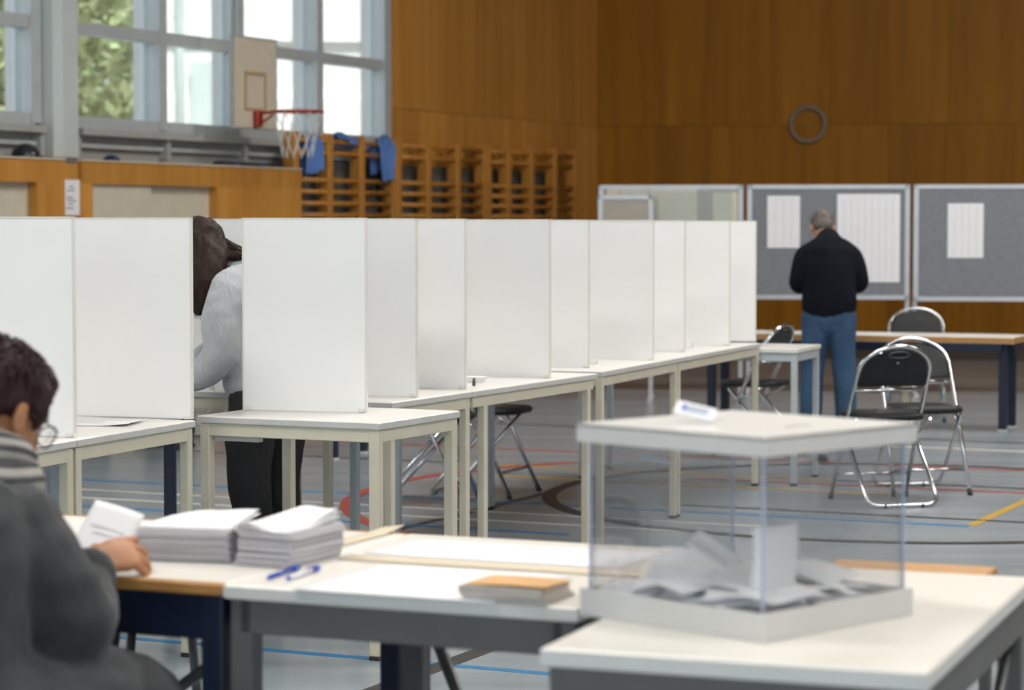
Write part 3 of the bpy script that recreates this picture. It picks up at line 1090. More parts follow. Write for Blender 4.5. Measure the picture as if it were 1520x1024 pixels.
def folding_chair(label, loc, rz, group='black folding chairs', frame=None):
    fm = frame or M_chrome
    p = empty('folding_chair', (loc[0], loc[1], 0), rz, label, 'chair', group)
    # main frame: front feet up through the seat to the back arch (front = +y)
    w = 0.205
    pts = [(-w, 0.22, 0.012), (-w, 0.03, 0.42)]
    a = arch(w - 0.01, 0.03, 0.42, -0.17, 0.80, 0.13)
    pts = rounded_path([(-w, 0.22, 0.012)] + [a[0]] + a[1:-1] + [a[-1]] + [(w, 0.22, 0.012)], 0.02, 2)
    tube('main_frame', pts, 0.0115, fm, p, 8)
    # rear U frame with floor bar
    q = rounded_path([(-0.185, 0.13, 0.415), (-0.19, -0.24, 0.012), (0.19, -0.24, 0.012), (0.185, 0.13, 0.415)], 0.07, 6)
    tube('rear_frame', q, 0.0105, fm, p, 8)
    tube('front_bar', [(-w, 0.165, 0.13), (w, 0.165, 0.13)], 0.009, fm, p, 8)
    tube('back_bar', [(-w + .015, -0.055, 0.575), (w - .015, -0.055, 0.575)], 0.010, fm, p, 8)
    for s in (-1, 1):
        tube('link', [(s * 0.20, -0.10, 0.43), (s * 0.20, 0.08, 0.33)], 0.006, fm, p, 6)
        for yy in (0.22,):
            tube('foot_cap', [(s * w, yy + .004, 0.0), (s * w, yy - 0.008, 0.03)], 0.0145, M_black, p, 8)
        tube('foot_cap', [(s * 0.10, -0.24, 0.0), (s * 0.10, -0.24, 0.02)], 0.012, M_black, p, 8)
    # seat
    bm = bmesh.new()
    prof = []
    for k in range(28):
        an = 2 * PI * k / 28
        cx, sy = math.cos(an), math.sin(an)
        e = 0.55
        x = 0.195 * math.copysign(abs(cx) ** e, cx)
        y = 0.195 * math.copysign(abs(sy) ** e, sy)
        prof.append((x * (1.0 - 0.08 * (y < 0)), y + 0.035))
    rings = []
    for z, k in ((0.425, 0.9), (0.428, 0.97), (0.440, 1.0), (0.452, 0.985), (0.460, 0.92), (0.464, 0.6)):
        rings.append([bm.verts.new((x * k, (y - .035) * k + .035, z)) for x, y in prof])
    for A, B in zip(rings[:-1], rings[1:]):
        for k in range(28):
            f = bm.faces.new((A[k], A[(k + 1) % 28], B[(k + 1) % 28], B[k]))
            f.smooth = True
    bm.faces.new(rings[0])
    bm.faces.new(rings[-1])
    finish('seat', bm, M_vinyl, p)
    # backrest pad inside the arch
    bm = bmesh.new()
    out = []
    nn = 20
    z0, z1 = 0.595, 0.782
    for k in range(nn + 1):
        a_ = PI - PI * k / nn
        out.append((0.172 * math.cos(a_), z1 - 0.105 + 0.105 * math.sin(a_)))
    out += [(0.182, z0 + 0.02), (0.172, z0), (-0.172, z0), (-0.182, z0 + .02)]
    ang = math.atan2(0.20, 0.38)

    def bp(x, z, off):
        y = 0.03 + (-0.20) * (z - 0.42) / 0.38
        bow = -0.012 * (1 - (x / 0.19) ** 2)
        return (x, y + off + bow, z)
    A = [bm.verts.new(bp(x, z, 0.012)) for x, z in out]
    A2 = [bm.verts.new(bp(x * .93, (z - .69) * .9 + .69, 0.019)) for x, z in out]
    B = [bm.verts.new(bp(x, z, -0.008)) for x, z in out]
    n = len(out)
    for k in range(n):
        bm.faces.new((A[k], A[(k + 1) % n], B[(k + 1) % n], B[k]))
        bm.faces.new((A[k], A[(k + 1) % n], A2[(k + 1) % n], A2[k]))
    bm.faces.new(B)
    bm.faces.new(A2)
    bk = finish('backrest', bm, M_vinyl, p)
    # hand grip ring and screw on the rear of the backrest
    g = [bp(0.055 * math.cos(t), 0.758 + 0.016 * math.sin(t), -0.011) for t in [2 * PI * k / 20 for k in range(20)]]
    tube('hand_grip', g, 0.004, M_darkgrey, bk, 6, True)
    c = bp(0, 0.715, -0.012)
    tube('screw', [c, (c[0], c[1] - 0.004, c[2] + .001)], 0.006, fm, bk, 10)
    return p


folding_chair('black folding chair turned with its back to the ballot box', (1.89, 12.20), R(14))
folding_chair('black folding chair facing the ballot box beside another chair', (2.15, 12.72), R(188))
folding_chair('black folding chair behind the low navy-legged table', (2.92, 17.45), R(170))
folding_chair('black folding chair near the end table of the screen row', (1.52, 14.75), R(60))
folding_chair('black folding chair drawn up to the rear row, farther from the bending woman', (-0.14, 12.62), R(-112))
folding_chair('black folding chair drawn up to the rear row, closer to the bending woman', (-0.42, 12.15), R(-100))
folding_chair('folding chair on which the grey-coated woman sits', (-1.02, 4.12), R(-23), frame=M_darkgrey)

table('small wooden-topped side table just behind the ballot table', (0.873, 4.666), R(-20.5), 0.34, 0.42, 0.684, M_woodlip, M_woodlip, M_gunmetal,
      0.02, 0.025, 0.0, corner_is='RF', name='side_table')


# dark stool pushed under the desk
def stool(loc, h, label):
    p = empty('stool', (loc[0], loc[1], 0), R(20), label, 'stool')
    bm = bmesh.new()
    bm_tube(bm, [(0, 0, h - .035), (0, 0, h - .03), (0, 0, h - .005), (0, 0, h)], [.155, .165, .165, .15], 28)
    finish('seat', bm, M_vinyl, p)
    for k in range(4):
        a = PI / 4 + k * PI / 2
        c, s_ = math.cos(a), math.sin(a)
        g = tube('leg', [(c * .11, s_ * .11, h - .035), (c * .19, s_ * .19, 0.01)], 0.011, M_darkgrey, p, 10)
        tube('foot_cap', [(c * .189, s_ * .189, 0.03), (c * .193, s_ * .193, 0)], 0.014, M_black, g, 10)
    tube('foot_ring', [(.165 * math.cos(2 * PI * k / 28), .165 * math.sin(2 * PI * k / 28), .17) for k in range(28)], 0.008, M_darkgrey, p, 8, True)


stool((-0.80, 5.48), 0.60, 'dark round stool pushed under the table with the paper stacks')

# ------------------------------------------------------------------ pin boards


def pinboard(label, x0, x1, y, ztop, zbot, face, rz, sheets, cat='notice board', legs=True, glass=False):
    wd = x1 - x0
    p = empty('pin_board', ((x0 + x1) / 2, y, 0), rz, label, cat, 'boards standing before the far wall')
    h = ztop - zbot
    zc = (ztop + zbot) / 2
    box('panel', (0, 0, zc), (wd - .02, 0.02, h - .02), face, p)
    fw = 0.035
    box('frame_rail', (0, 0, ztop - fw / 2), (wd, 0.034, fw), M_alum, p)
    box('frame_rail', (0, 0, zbot + fw / 2), (wd, 0.034, fw), M_alum, p)
    for s in (-1, 1):
        box('frame_stile', (s * (wd / 2 - fw / 2), 0, zc), (fw, 0.034, h), M_alum, p)
        if legs:
            box('post', (s * (wd / 2 - 0.012), 0.03, ztop / 2), (0.035, 0.03, ztop), M_alum, p)
            box('foot', (s * (wd / 2 - 0.012), 0.03, 0.015), (0.04, 0.5, 0.03), M_alum, p)
    for k, (sx, sz, sw, sh, cells) in enumerate(sheets):
        pg = box('posted_sheet', (sx, -0.0125, sz), (sw, 0.004, sh), M_paper if face is M_felt else M_inset, p)
        bm = bmesh.new()
        if cells:
            nr, nc = cells
            for r in range(1, nr):
                bm_box(bm, (0, -0.0025, sh / 2 - sh * r / nr), (sw * .92, 0.0008, 0.0035))
            for c in range(1, nc):
                bm_box(bm, (-sw / 2 + sw * c / nc, -0.0025, 0), (0.0035, 0.0008, sh * .95))
            finish('ruled_print', bm, M_print_pale, pg)
        else:
            bm.free()
    if glass:
        box('glass_sheet', (0.05, -0.03, zc), (wd * .8, 0.006, h * .93), M_pane, p)
    return p


YB = 20.0
sB = 3590 / YB


def bx(px):
    return (px - 760) / sB


def bz(py):
    return 1.4 + (335 - py) / sB


pinboard('grey pin board with a narrow and a wide posted sheet', bx(1110), bx(1348), YB, bz(274), bz(444), M_felt, R(-5),
         [((1163 - 1229) / sB, bz(329), 48 / sB, 77 / sB, (14, 4)), ((1288 - 1229) / sB, bz(353), 92 / sB, 130 / sB, (26, 9))])
pinboard('grey pin board with one upright sheet, at the end of the boards', bx(1354), bx(1600), YB - .12, bz(274), bz(446), M_felt, R(-5),
         [((1430 - 1478) / sB, bz(342), 52 / sB, 80 / sB, (16, 5))])
pinboard('beige glazed board with pale sheets behind the last screens', bx(890), bx(1104), YB + .15, bz(274), bz(442), M_beigeboard, R(-5),
         [(-.36, bz(335), .34, .62, None), (.02, bz(335), .40, .64, None), (0.45, bz(335), .2, .55, None)], glass=True)
pinboard('low beige board leaning in front of the glazed board', bx(884), bx(962), YB - .62, bz(291), bz(440), M_beigeboard, R(-5), [])

# ------------------------------------------------------------------ ballot box
BC = Vector((0.398, 4.078))
S = 0.40
ballot = empty('ballot_box', (BC.x, BC.y, HF), R(45), 'clear ballot box with white lid and base holding ballots', 'ballot box')
# base tray
bh = 0.046
bm = bmesh.new()
bm_box(bm, (0, 0, 0.003), (S, S, 0.006), bevel=0.002)
bm_ring(bm, S, S - .016, 0.0, bh)
finish('base_tray', bm, M_boxplastic, ballot)
WH0, WH1 = 0.008, 0.318
for dx, dy, wx, wy in ((0, S / 2 - .012, S - .03, .003), (0, -S / 2 + .012, S - .03, .003), (S / 2 - .012, 0, .003, S - .03), (-S / 2 + .012, 0, .003, S - .03)):
    box('clear_wall', (dx, dy, (WH0 + WH1) / 2), (wx, wy, WH1 - WH0), M_acrylic, ballot)
for sx in (-1, 1):
    for sy in (-1, 1):
        bm = bmesh.new()
        bm_box(bm, (sx * (S / 2 - .0125), sy * (S / 2 - .0125), (bh + WH1) / 2), (.005, .005, WH1 - bh), bevel=0.0015)
        finish('corner_edge', bm, M_acryl_edge, ballot)
        o = box('corner_rod', (sx * (S / 2 - .017), sy * (S / 2 - .017), (bh + WH1) / 2), (.004, .004, WH1 - bh), M_acrylic, ballot)
# lid with a slot
lid_h, LS = 0.031, S + 0.008
zl = 0.327
bm = bmesh.new()
hs = LS / 2
slx, sly, slw, sld = 0.018, -0.093, 0.034, 0.0075   # slot centre and half sizes (local, rotated by 45)
pieces = [((-hs + slx - slw) / 2, 0, slx - slw + hs, LS), ((slx + slw + hs) / 2, 0, hs - slx - slw, LS),
          (slx, (-hs + sly - sld) / 2, 2 * slw, sly - sld + hs), (slx, (sly + sld + hs) / 2, 2 * slw, hs - sly - sld)]
for cx_, cy_, wx, wy in pieces:
    bm_box(bm, (cx_, cy_, zl - 0.003), (wx, wy, 0.006))
bmesh.ops.remove_doubles(bm, verts=bm.verts, dist=0.0001)
bm_ring(bm, LS, LS - .012, zl - lid_h, zl - .0002)
lid = finish('lid', bm, M_boxplastic, ballot)
bm = bmesh.new()
bm_box(bm, (slx, sly, zl - 0.010), (2 * slw + .01, 2 * sld + .01, 0.004))
o = finish('slot_liner', bm, M_bark, lid)
# label holder lying on the lid
tagp = empty('plastic_tag', (BC.x - 0.088, BC.y + 0.005, HF + zl + 0.001), R(-28), 'white plastic tag with small print lying on the ballot box lid', 'tag')
bm = bmesh.new()
bm_box(bm, (0, 0, 0.003), (0.070, 0.034, 0.006), bevel=0.0025, seg=2)
b_ = finish('tag_body', bm, M_paper, tagp)
bm = bmesh.new()
bm_box(bm, (0.0, 0, 0.0066), (0.048, 0.016, 0.0012))
finish('tag_window', bm, mat('tag_window', (0.55, 0.62, 0.75), 0.3, var=0.2, vscale=60), tagp)
for k in range(2):
    box('print_line', (0.004, 0.004 - .008 * k, 0.0075), (0.034, 0.0022, 0.0006), M_print, tagp)
box('print_mark', (-0.019, 0, 0.0075), (0.006, 0.011, 0.0006), M_penblue, tagp)
tube('tag_stem', [(0.034, 0, 0.0035), (0.046, -0.003, 0.0035)], 0.0032, M_paper, tagp, 8)
tagp.rotation_euler = (R(34), R(12), R(-14))
tagp.location.z += 0.016
# latch fittings
lt = box('latch', (S / 2 - .018, -0.02, 0.255), (0.008, 0.022, 0.013), M_black, ballot, bevel=0.003)
hd = tube('seal_pin', [(-0.06, S / 2 - 0.02, 0.262), (0.0, S / 2 - .02, 0.252)], 0.0035, M_acryl_edge, ballot, 8)

# ballots inside
def ballot_paper(loc, rot, wd, hd, label, bend=0.02, fold=0.0, seed=0, grp='ballots in the ballot box'):
    rnd = random.Random(seed)
    ph = rnd.random() * 6

    def fn(u, v):
        x, y = (u - .5) * wd, (v - .5) * hd
        z = bend * (math.cos((u - .5) * 3) - .6) + 0.004 * math.sin(v * 6 + ph) + fold * abs(v - .5)
        return (x, y, z)
    o = sheet('ballot_paper', wd, hd, M_ballot, None, fn, 10, 8, 0.0009, loc=loc, rot=rot)
    tag(o, label, 'ballot', grp)
    return o


rnd = random.Random(11)
zb = HF + 0.008
half = S / 2 - 0.018
k = 0
while k < 24:
    a, b = rnd.uniform(-half, half), rnd.uniform(-half, half)
    ww, hh = rnd.choice([(.21, .148), (.16, .115), (.148, .105), (.12, .21)])
    yaw = rnd.uniform(0, PI)
    ex = abs(math.cos(yaw)) * ww / 2 + abs(math.sin(yaw)) * hh / 2
    ey = abs(math.sin(yaw)) * ww / 2 + abs(math.cos(yaw)) * hh / 2
    a = max(-half + ex, min(half - ex, a))
    b = max(-half + ey, min(half - ey, b))
    q = V2(R(45)) * a + V2(R(135)) * b
    z = zb + 0.011 + 0.0021 * k
    ballot_paper((BC.x + q.x, BC.y + q.y, z), (rnd.uniform(-.07, .07), rnd.uniform(-.07, .07), R(45) + yaw), ww, hh,
                 'ballot paper in the flat heap inside the ballot box', bend=rnd.uniform(0.0, 0.016), seed=k)
    k += 1
# distinctive ones
ballot_paper((BC.x + 0.035, BC.y - 0.145, HF + 0.105), (R(94), R(-2), R(28)), 0.088, 0.135, 'tall folded ballot standing upright against the clear wall',
             bend=0.012, seed=101, grp=None)
ballot_paper((BC.x - 0.050, BC.y - 0.02, HF + 0.100), (R(30), R(40), R(-12)), 0.115, 0.055, 'narrow ballot leaning up steeply out of the heap', bend=0.01, seed=102, grp=None)
ballot_paper((BC.x - 0.095, BC.y + 0.02, HF + 0.080), (R(26), R(8), R(-20)), 0.13, 0.10, 'ballot lying tilted just behind the steeply leaning ballot', bend=0.01, seed=103, grp=None)
ballot_paper((BC.x - 0.020, BC.y - 0.07, HF + 0.078), (R(14), R(-12), R(15)), 0.12, 0.09, 'ballot tilted in front of the steeply leaning ballot', bend=0.012, seed=104, grp=None)
ballot_paper((BC.x + 0.115, BC.y + 0.02, HF + 0.075), (R(10), R(6), R(-35)), 0.13, 0.09, 'ballot slanting on the heap behind the upright ballot', bend=0.01, seed=105, grp=None)

# ------------------------------------------------------------------ papers on the polling desk
def L2W(corner, rz, x, y):
    c = Vector(corner) + V2(rz) * x + V2(rz + PI / 2) * y
    return c


def paper_stack(label, corner, rz, wd, dp, h, n, m, topm, curl, seed, jitter=0.004, top_label=None, sheets_top=2, grp=None, name='paper_stack', cat='paper stack'):
    rn = random.Random(seed)
    p = empty(name, (corner[0], corner[1], HF + 0.0005), rz, label, cat, grp)
    th = h / n
    bm = bmesh.new()
    bm_box(bm, (0, 0, 0), (wd, dp, th * 0.82), bevel=0)
    first = finish('sheet', bm, m, p)
    for k in range(n):
        o = first if k == 0 else link(first.copy(), p)
        lean = 0.010 * math.sin(k / n * 3 + seed)
        o.location = (wd / 2 + rn.uniform(-jitter, jitter) + lean * .4, dp / 2 + rn.uniform(-jitter, jitter) + lean, th * (k + .5))
        o.rotation_euler = (0, 0, rn.uniform(-.015, .015))
    for j in range(sheets_top):
        def fn(u, v, j=j):
            return (u * wd - 0.004 * j, v * dp + 0.003 * j, curl(u, v) * (1 + .5 * j) + 0.0012 * j)
        o = sheet('top_sheet', wd, dp, topm, p, fn, 14, 10, 0.0008)
        o.location = (0, 0, h + 0.0003)
    return p


paper_stack('left paper stack nearest the hand of the grey-coated woman', (-0.738, 4.745), R(-14), 0.195, 0.17, 0.066, 34, M_paper2, M_paper,
            lambda u, v: 0.010 * math.sin(u * PI) * v + 0.016 * max(0, u - .6) * v * 2, 3, grp='stacks of ballot papers on the desk')
paper_stack('right paper stack with sheets curling up at the back', (-0.540, 4.680), R(-27), 0.120, 0.20, 0.070, 34, M_paper2, M_paper,
            lambda u, v: 0.013 * max(0, v - .3) * (0.3 + u) + 0.003 * math.sin(u * 5), 6, sheets_top=4, grp='stacks of ballot papers on the desk')
paper_stack('small stack of brown envelopes at the table corner', (-0.088, 4.250), R(-25), 0.160, 0.125, 0.026, 9, M_env, M_kraft,
            lambda u, v: 0.003 * u * (1 - v) + 0.002 * math.sin(u * PI), 9, jitter=0.003, sheets_top=1, name='envelope_stack', cat='envelopes')

# white sheets and tape on the tables
def flat_sheet(label, corner, rz, wd, dp, m=M_paper, z=HF, name='paper_sheet', cat='paper', cur=0.0):
    def fn(u, v):
        return (u * wd, v * dp, cur * max(0, v - .85) * 8 * (0.4 + u))
    o = sheet(name, wd, dp, m, None, fn, 6, 12, 0.0011)
    o.location = (corner[0], corner[1], z + 0.0008)
    o.rotation_euler = (0, 0, rz)
    tag(o, label, cat)
    return o


flat_sheet('large white sheet lying between the pens and the envelopes', (-0.400, 4.360), RF_, 0.40, 0.36)
flat_sheet('large white sheet along the far edge of the envelope table', (-0.300, 4.845), RF_, 0.55, 0.24)
flat_sheet('beige tape stuck along the seam of the two desk tables, its end curling up', (-0.545 + .09 * nF.x, 4.444 + .3 * nF.y), RF_ - R(1), 0.05, 0.57,
           M_tape, HF + .001, 'tape_strip', 'tape', cur=0.006)
flat_sheet('beige tape stuck across the table between the two large sheets', (-0.345, 4.755), RF_, 0.66, 0.065, M_tape, HF + .001, 'tape_strip', 'tape')
flat_sheet('small white sheet lying under the left edge of the paper stacks', (-0.80, 4.86), R(-8), 0.15, 0.11)

p1 = pen((-0.452, 4.480, HF + .001), R(72), M_penblue, 'blue ballpoint pen lying next to the clear-barrelled pen')
p2 = pen((-0.415, 4.470, HF + .001), R(71), M_penclear, 'clear-barrelled ballpoint pen with blue cap by the blue pen')

# ------------------------------------------------------------------ people


def bm_loft(bm, st, n=16, cap=True):
    """st: list of (centre, rx, ry, side_hint). closed tube with rounded ends"""
    S_ = [(Vector(c), a, b, Vector(h)) for c, a, b, h in st]
    N = len(S_)
    full = []
    for i, (c, a, b, h) in enumerate(S_):
        if i == 0:
            t = S_[1][0] - c
        elif i == N - 1:
            t = c - S_[-2][0]
        else:
            t = (S_[i + 1][0] - c).normalized() + (c - S_[i - 1][0]).normalized()
        full.append((c, a, b, h, t.normalized()))
    c, a, b, h, t = full[0]
    r = min(a, b)
    pre = [(c - t * r * .85, a * .42, b * .42, h, t), (c - t * r * .5, a * .82, b * .82, h, t)]
    c, a, b, h, t = full[-1]
    r = min(a, b)
    post = [(c + t * r * .5, a * .82, b * .82, h, t), (c + t * r * .85, a * .42, b * .42, h, t)]
    if cap:
        full = pre + full + post
    rings = []
    for c, a, b, h, t in full:
        s = h - t * h.dot(t)
        if s.length < 1e-4:
            s = t.orthogonal()
        s.normalize()
        q = t.cross(s)
        rings.append([bm.verts.new(c + s * a * math.cos(2 * PI * k / n) + q * b * math.sin(2 * PI * k / n)) for k in range(n)])
    for A, B in zip(rings[:-1], rings[1:]):
        for k in range(n):
            bm.faces.new((A[k], A[(k + 1) % n], B[(k + 1) % n], B[k]))
    bm.faces.new(rings[0][::-1])
    bm.faces.new(rings[-1])


def limb(bm, pts, rad, hint=(1, 0, 0), n=14, flat=1.0):
    """smooth tapered limb through points; rad per point"""
    P = [Vector(p) for p in pts]
    st = []
    for i in range(len(P) - 1):
        for k in range(4):
            t = k / 4
            p0 = P[i - 1] if i > 0 else P[i] * 2 - P[i + 1]
            p3 = P[i + 2] if i + 2 < len(P) else P[i + 1] * 2 - P[i]
            a = 0.5 * ((2 * P[i]) + (P[i + 1] - p0) * t + (2 * p0 - 5 * P[i] + 4 * P[i + 1] - p3) * t * t + (-p0 + 3 * P[i] - 3 * P[i + 1] + p3) * t ** 3)
            r = rad[i] * (1 - t) + rad[i + 1] * t
            st.append((a, r, r * flat, hint))
    st.append((P[-1], rad[-1], rad[-1] * flat, hint))
    bm_loft(bm, st, n)


def ellipsoid(bm, c, r, rot=None):
    v = bmesh.ops.create_uvsphere(bm, u_segments=18, v_segments=12, radius=1.0)['verts']
    bmesh.ops.scale(bm, vec=r, verts=v)
    if rot is not None:
        bmesh.ops.rotate(bm, cent=(0, 0, 0), matrix=rot, verts=v)
    bmesh.ops.translate(bm, vec=c, verts=v)


def organic(name, bm, m, parent, voxel=0.01, smooth=4, folds=None):
    """union of overlapping closed forms into one continuous skin"""
    bmesh.ops.recalc_face_normals(bm, faces=bm.faces[:])
    me = bpy.data.meshes.new(name + '_raw')
    bm.to_mesh(me)
    bm.free()
    tmp = bpy.data.objects.new(name + '_raw', me)
    COL.objects.link(tmp)
    md = tmp.modifiers.new('r', 'REMESH')
    md.mode = 'VOXEL'
    md.voxel_size = voxel
    sm = tmp.modifiers.new('s', 'SMOOTH')
    sm.iterations = smooth
    sm.factor = 0.5
    dg = bpy.context.evaluated_depsgraph_get()
    ev = tmp.evaluated_get(dg)
    out = bpy.data.meshes.new_from_object(ev)
    bpy.data.objects.remove(tmp)
    bpy.data.meshes.remove(me)
    out.name = name
    if folds:
        amp, fr, st = folds
        nrm = [v.normal.copy() for v in out.vertices]
        for v, nn_ in zip(out.vertices, nrm):
            q = Vector((v.co.x * fr * st[0], v.co.y * fr * st[1], v.co.z * fr * st[2]))
            d = noise.noise(q) + 0.5 * noise.noise(q * 2.1)
            d = (1 - abs(d) * 2) if len(folds) > 2 and st[3] else d
            v.co += nn_ * amp * d
    out.materials.clear()
    out.materials.append(m)
    for pl in out.polygons:
        pl.use_smooth = True
    o = bpy.data.objects.new(name, out)
    link(o, parent)
    return o


def head_parts(bm, c, Rm, s=1.0, neck_to=None):
    """c = head centre, Rm columns = right, forward, up"""
    c = Vector(c)

    def q(x, y, z):
        return c + Rm @ Vector((x * s, y * s, z * s))
    rot = Rm
    ellipsoid(bm, q(0, -0.008, 0.035), (0.076 * s, 0.094 * s, 0.084 * s), rot)          # skull
    ellipsoid(bm, q(0, 0.022, -0.03), (0.062 * s, 0.068 * s, 0.082 * s), rot)           # face
    ellipsoid(bm, q(0, 0.058, -0.092), (0.027 * s, 0.024 * s, 0.022 * s), rot)          # chin
    bm_loft(bm, [(q(0, 0.088, 0.012), .009 * s, .009 * s, Rm.col[0]), (q(0, 0.102, -0.018), .012 * s, .012 * s, Rm.col[0]),
                 (q(0, 0.104, -0.030), .014 * s, .011 * s, Rm.col[0])], 10)             # nose
    ellipsoid(bm, q(0, 0.086, -0.058), (0.024 * s, 0.011 * s, 0.007 * s), rot)          # lips
    ellipsoid(bm, q(0, 0.084, -0.068), (0.021 * s, 0.011 * s, 0.007 * s), rot)
    for sx in (-1, 1):
        ellipsoid(bm, q(sx * 0.030, 0.078, 0.018), (0.024 * s, 0.013 * s, 0.006 * s), rot)   # brow
        ellipsoid(bm, q(sx * 0.030, 0.074, 0.003), (0.013 * s, 0.012 * s, 0.010 * s), rot)   # lid
        e = Rm @ Matrix.Rotation(sx * 0.35, 3, 'Z')
        ellipsoid(bm, q(sx * 0.077, -0.004, -0.008), (0.009 * s, 0.019 * s, 0.032 * s), e)   # ear
    if neck_to is not None:
        nt_ = Vector(neck_to)
        st = q(0, -0.022, -0.06)
        limb(bm, [st, (st + nt_) / 2, nt_], [0.054 * s, 0.053 * s, 0.064 * s], Rm.col[0])
    return q


def rot_from(fwd, up=(0, 0, 1)):
    f = Vector(fwd).normalized()
    u = Vector(up)
    u = (u - f * u.dot(f)).normalized()
    r = f.cross(u)
    return Matrix((r, f, u)).transposed()


def hand(bm, wrist, Rm, curls, s=1.0, side=1, spread=0.0, thumb=None):
    """Rm columns: right (towards the thumb if side=1), forward (finger direction), up (back of the hand). curls per finger in rad"""
    w = Vector(wrist)

    def q(x, y, z):
        return w + Rm @ Vector((x * side * s, y * s, z * s))
    bm_loft(bm, [(q(0, -0.02, 0), .026 * s, .019 * s, Rm.col[0]), (q(0, 0.015, 0), .032 * s, .016 * s, Rm.col[0]),
                 (q(0, 0.055, 0.002), .040 * s, .014 * s, Rm.col[0]), (q(0, 0.085, 0), .039 * s, .012 * s, Rm.col[0])], 14)
    L = [(.030, .085, [.042, .026, .020]), (.010, .092, [.046, .030, .021]), (-.011, .088, [.043, .028, .020]), (-.030, .078, [.034, .021, .018])]
    for (fx, fy, seg), cu in zip(L, curls):
        pts = [q(fx, fy - .02, 0), q(fx, fy, 0)]
        a = 0
        y, z = fy, 0
        for kx, sg in enumerate(seg):
            a += cu * (1.0 if kx == 0 else 0.9)
            y += sg * math.cos(a)
            z -= sg * math.sin(a)
            pts.append(q(fx + spread * fx * (kx + 1), y, z))
        limb(bm, pts, [.0095 * s, .0095 * s, .0088 * s, .0080 * s, .0068 * s], Rm.col[0], 10)
    tp = thumb or [(.020, .018, -.004), (.044, .045, -.014), (.050, .075, -.026), (.044, .098, -.034)]
    limb(bm, [q(*t) for t in tp], [.014 * s, .0125 * s, .0105 * s, .0082 * s], Rm.col[0], 10)


def shoe(name, parent, heel, toe_dir, m, L=0.27, wd=0.045):
    h = Vector((heel[0], heel[1], 0))
    d = Vector((toe_dir[0], toe_dir[1], 0)).normalized()
    sd = Vector((d.y, -d.x, 0))
    bm = bmesh.new()
    st = []
    for t, z, rz, rx in ((0.02, .048, .040, .032), (0.07, .052, .044, .036), (0.13, .042, .034, .041), (0.19, .034, .026, wd), (0.24, .029, .021, .040)):
        c = h + d * (t / .27 * L) + Vector((0, 0, z))
        st.append((c, rx, rz, sd))
    bm_loft(bm, st, 14)
    bm_loft(bm, [(h + d * 0.05 + Vector((0, 0, .06)), .036, .042, sd), (h + d * 0.045 + Vector((0, 0, .11)), .040, .046, sd)], 12)
    o = organic(name, bm, m, parent, 0.007, 3)
    bm = bmesh.new()
    prof = []
    for t, wx in ((-.005, .02), (.02, .036), (.1, .036), (.17, .046), (.23, .044), (.265, .028), (.275, .01)):
        prof.append((t * L / .27, wx))
    poly = [h + d * t + sd * wx for t, wx in prof] + [h + d * t - sd * wx for t, wx in reversed(prof)]
    bm_prism(bm, [(v.x, v.y) for v in poly], 0.0, 0.02)
    finish('sole', bm, M_plastic_cap if m is M_shoe_light else M_black, o)
    return o


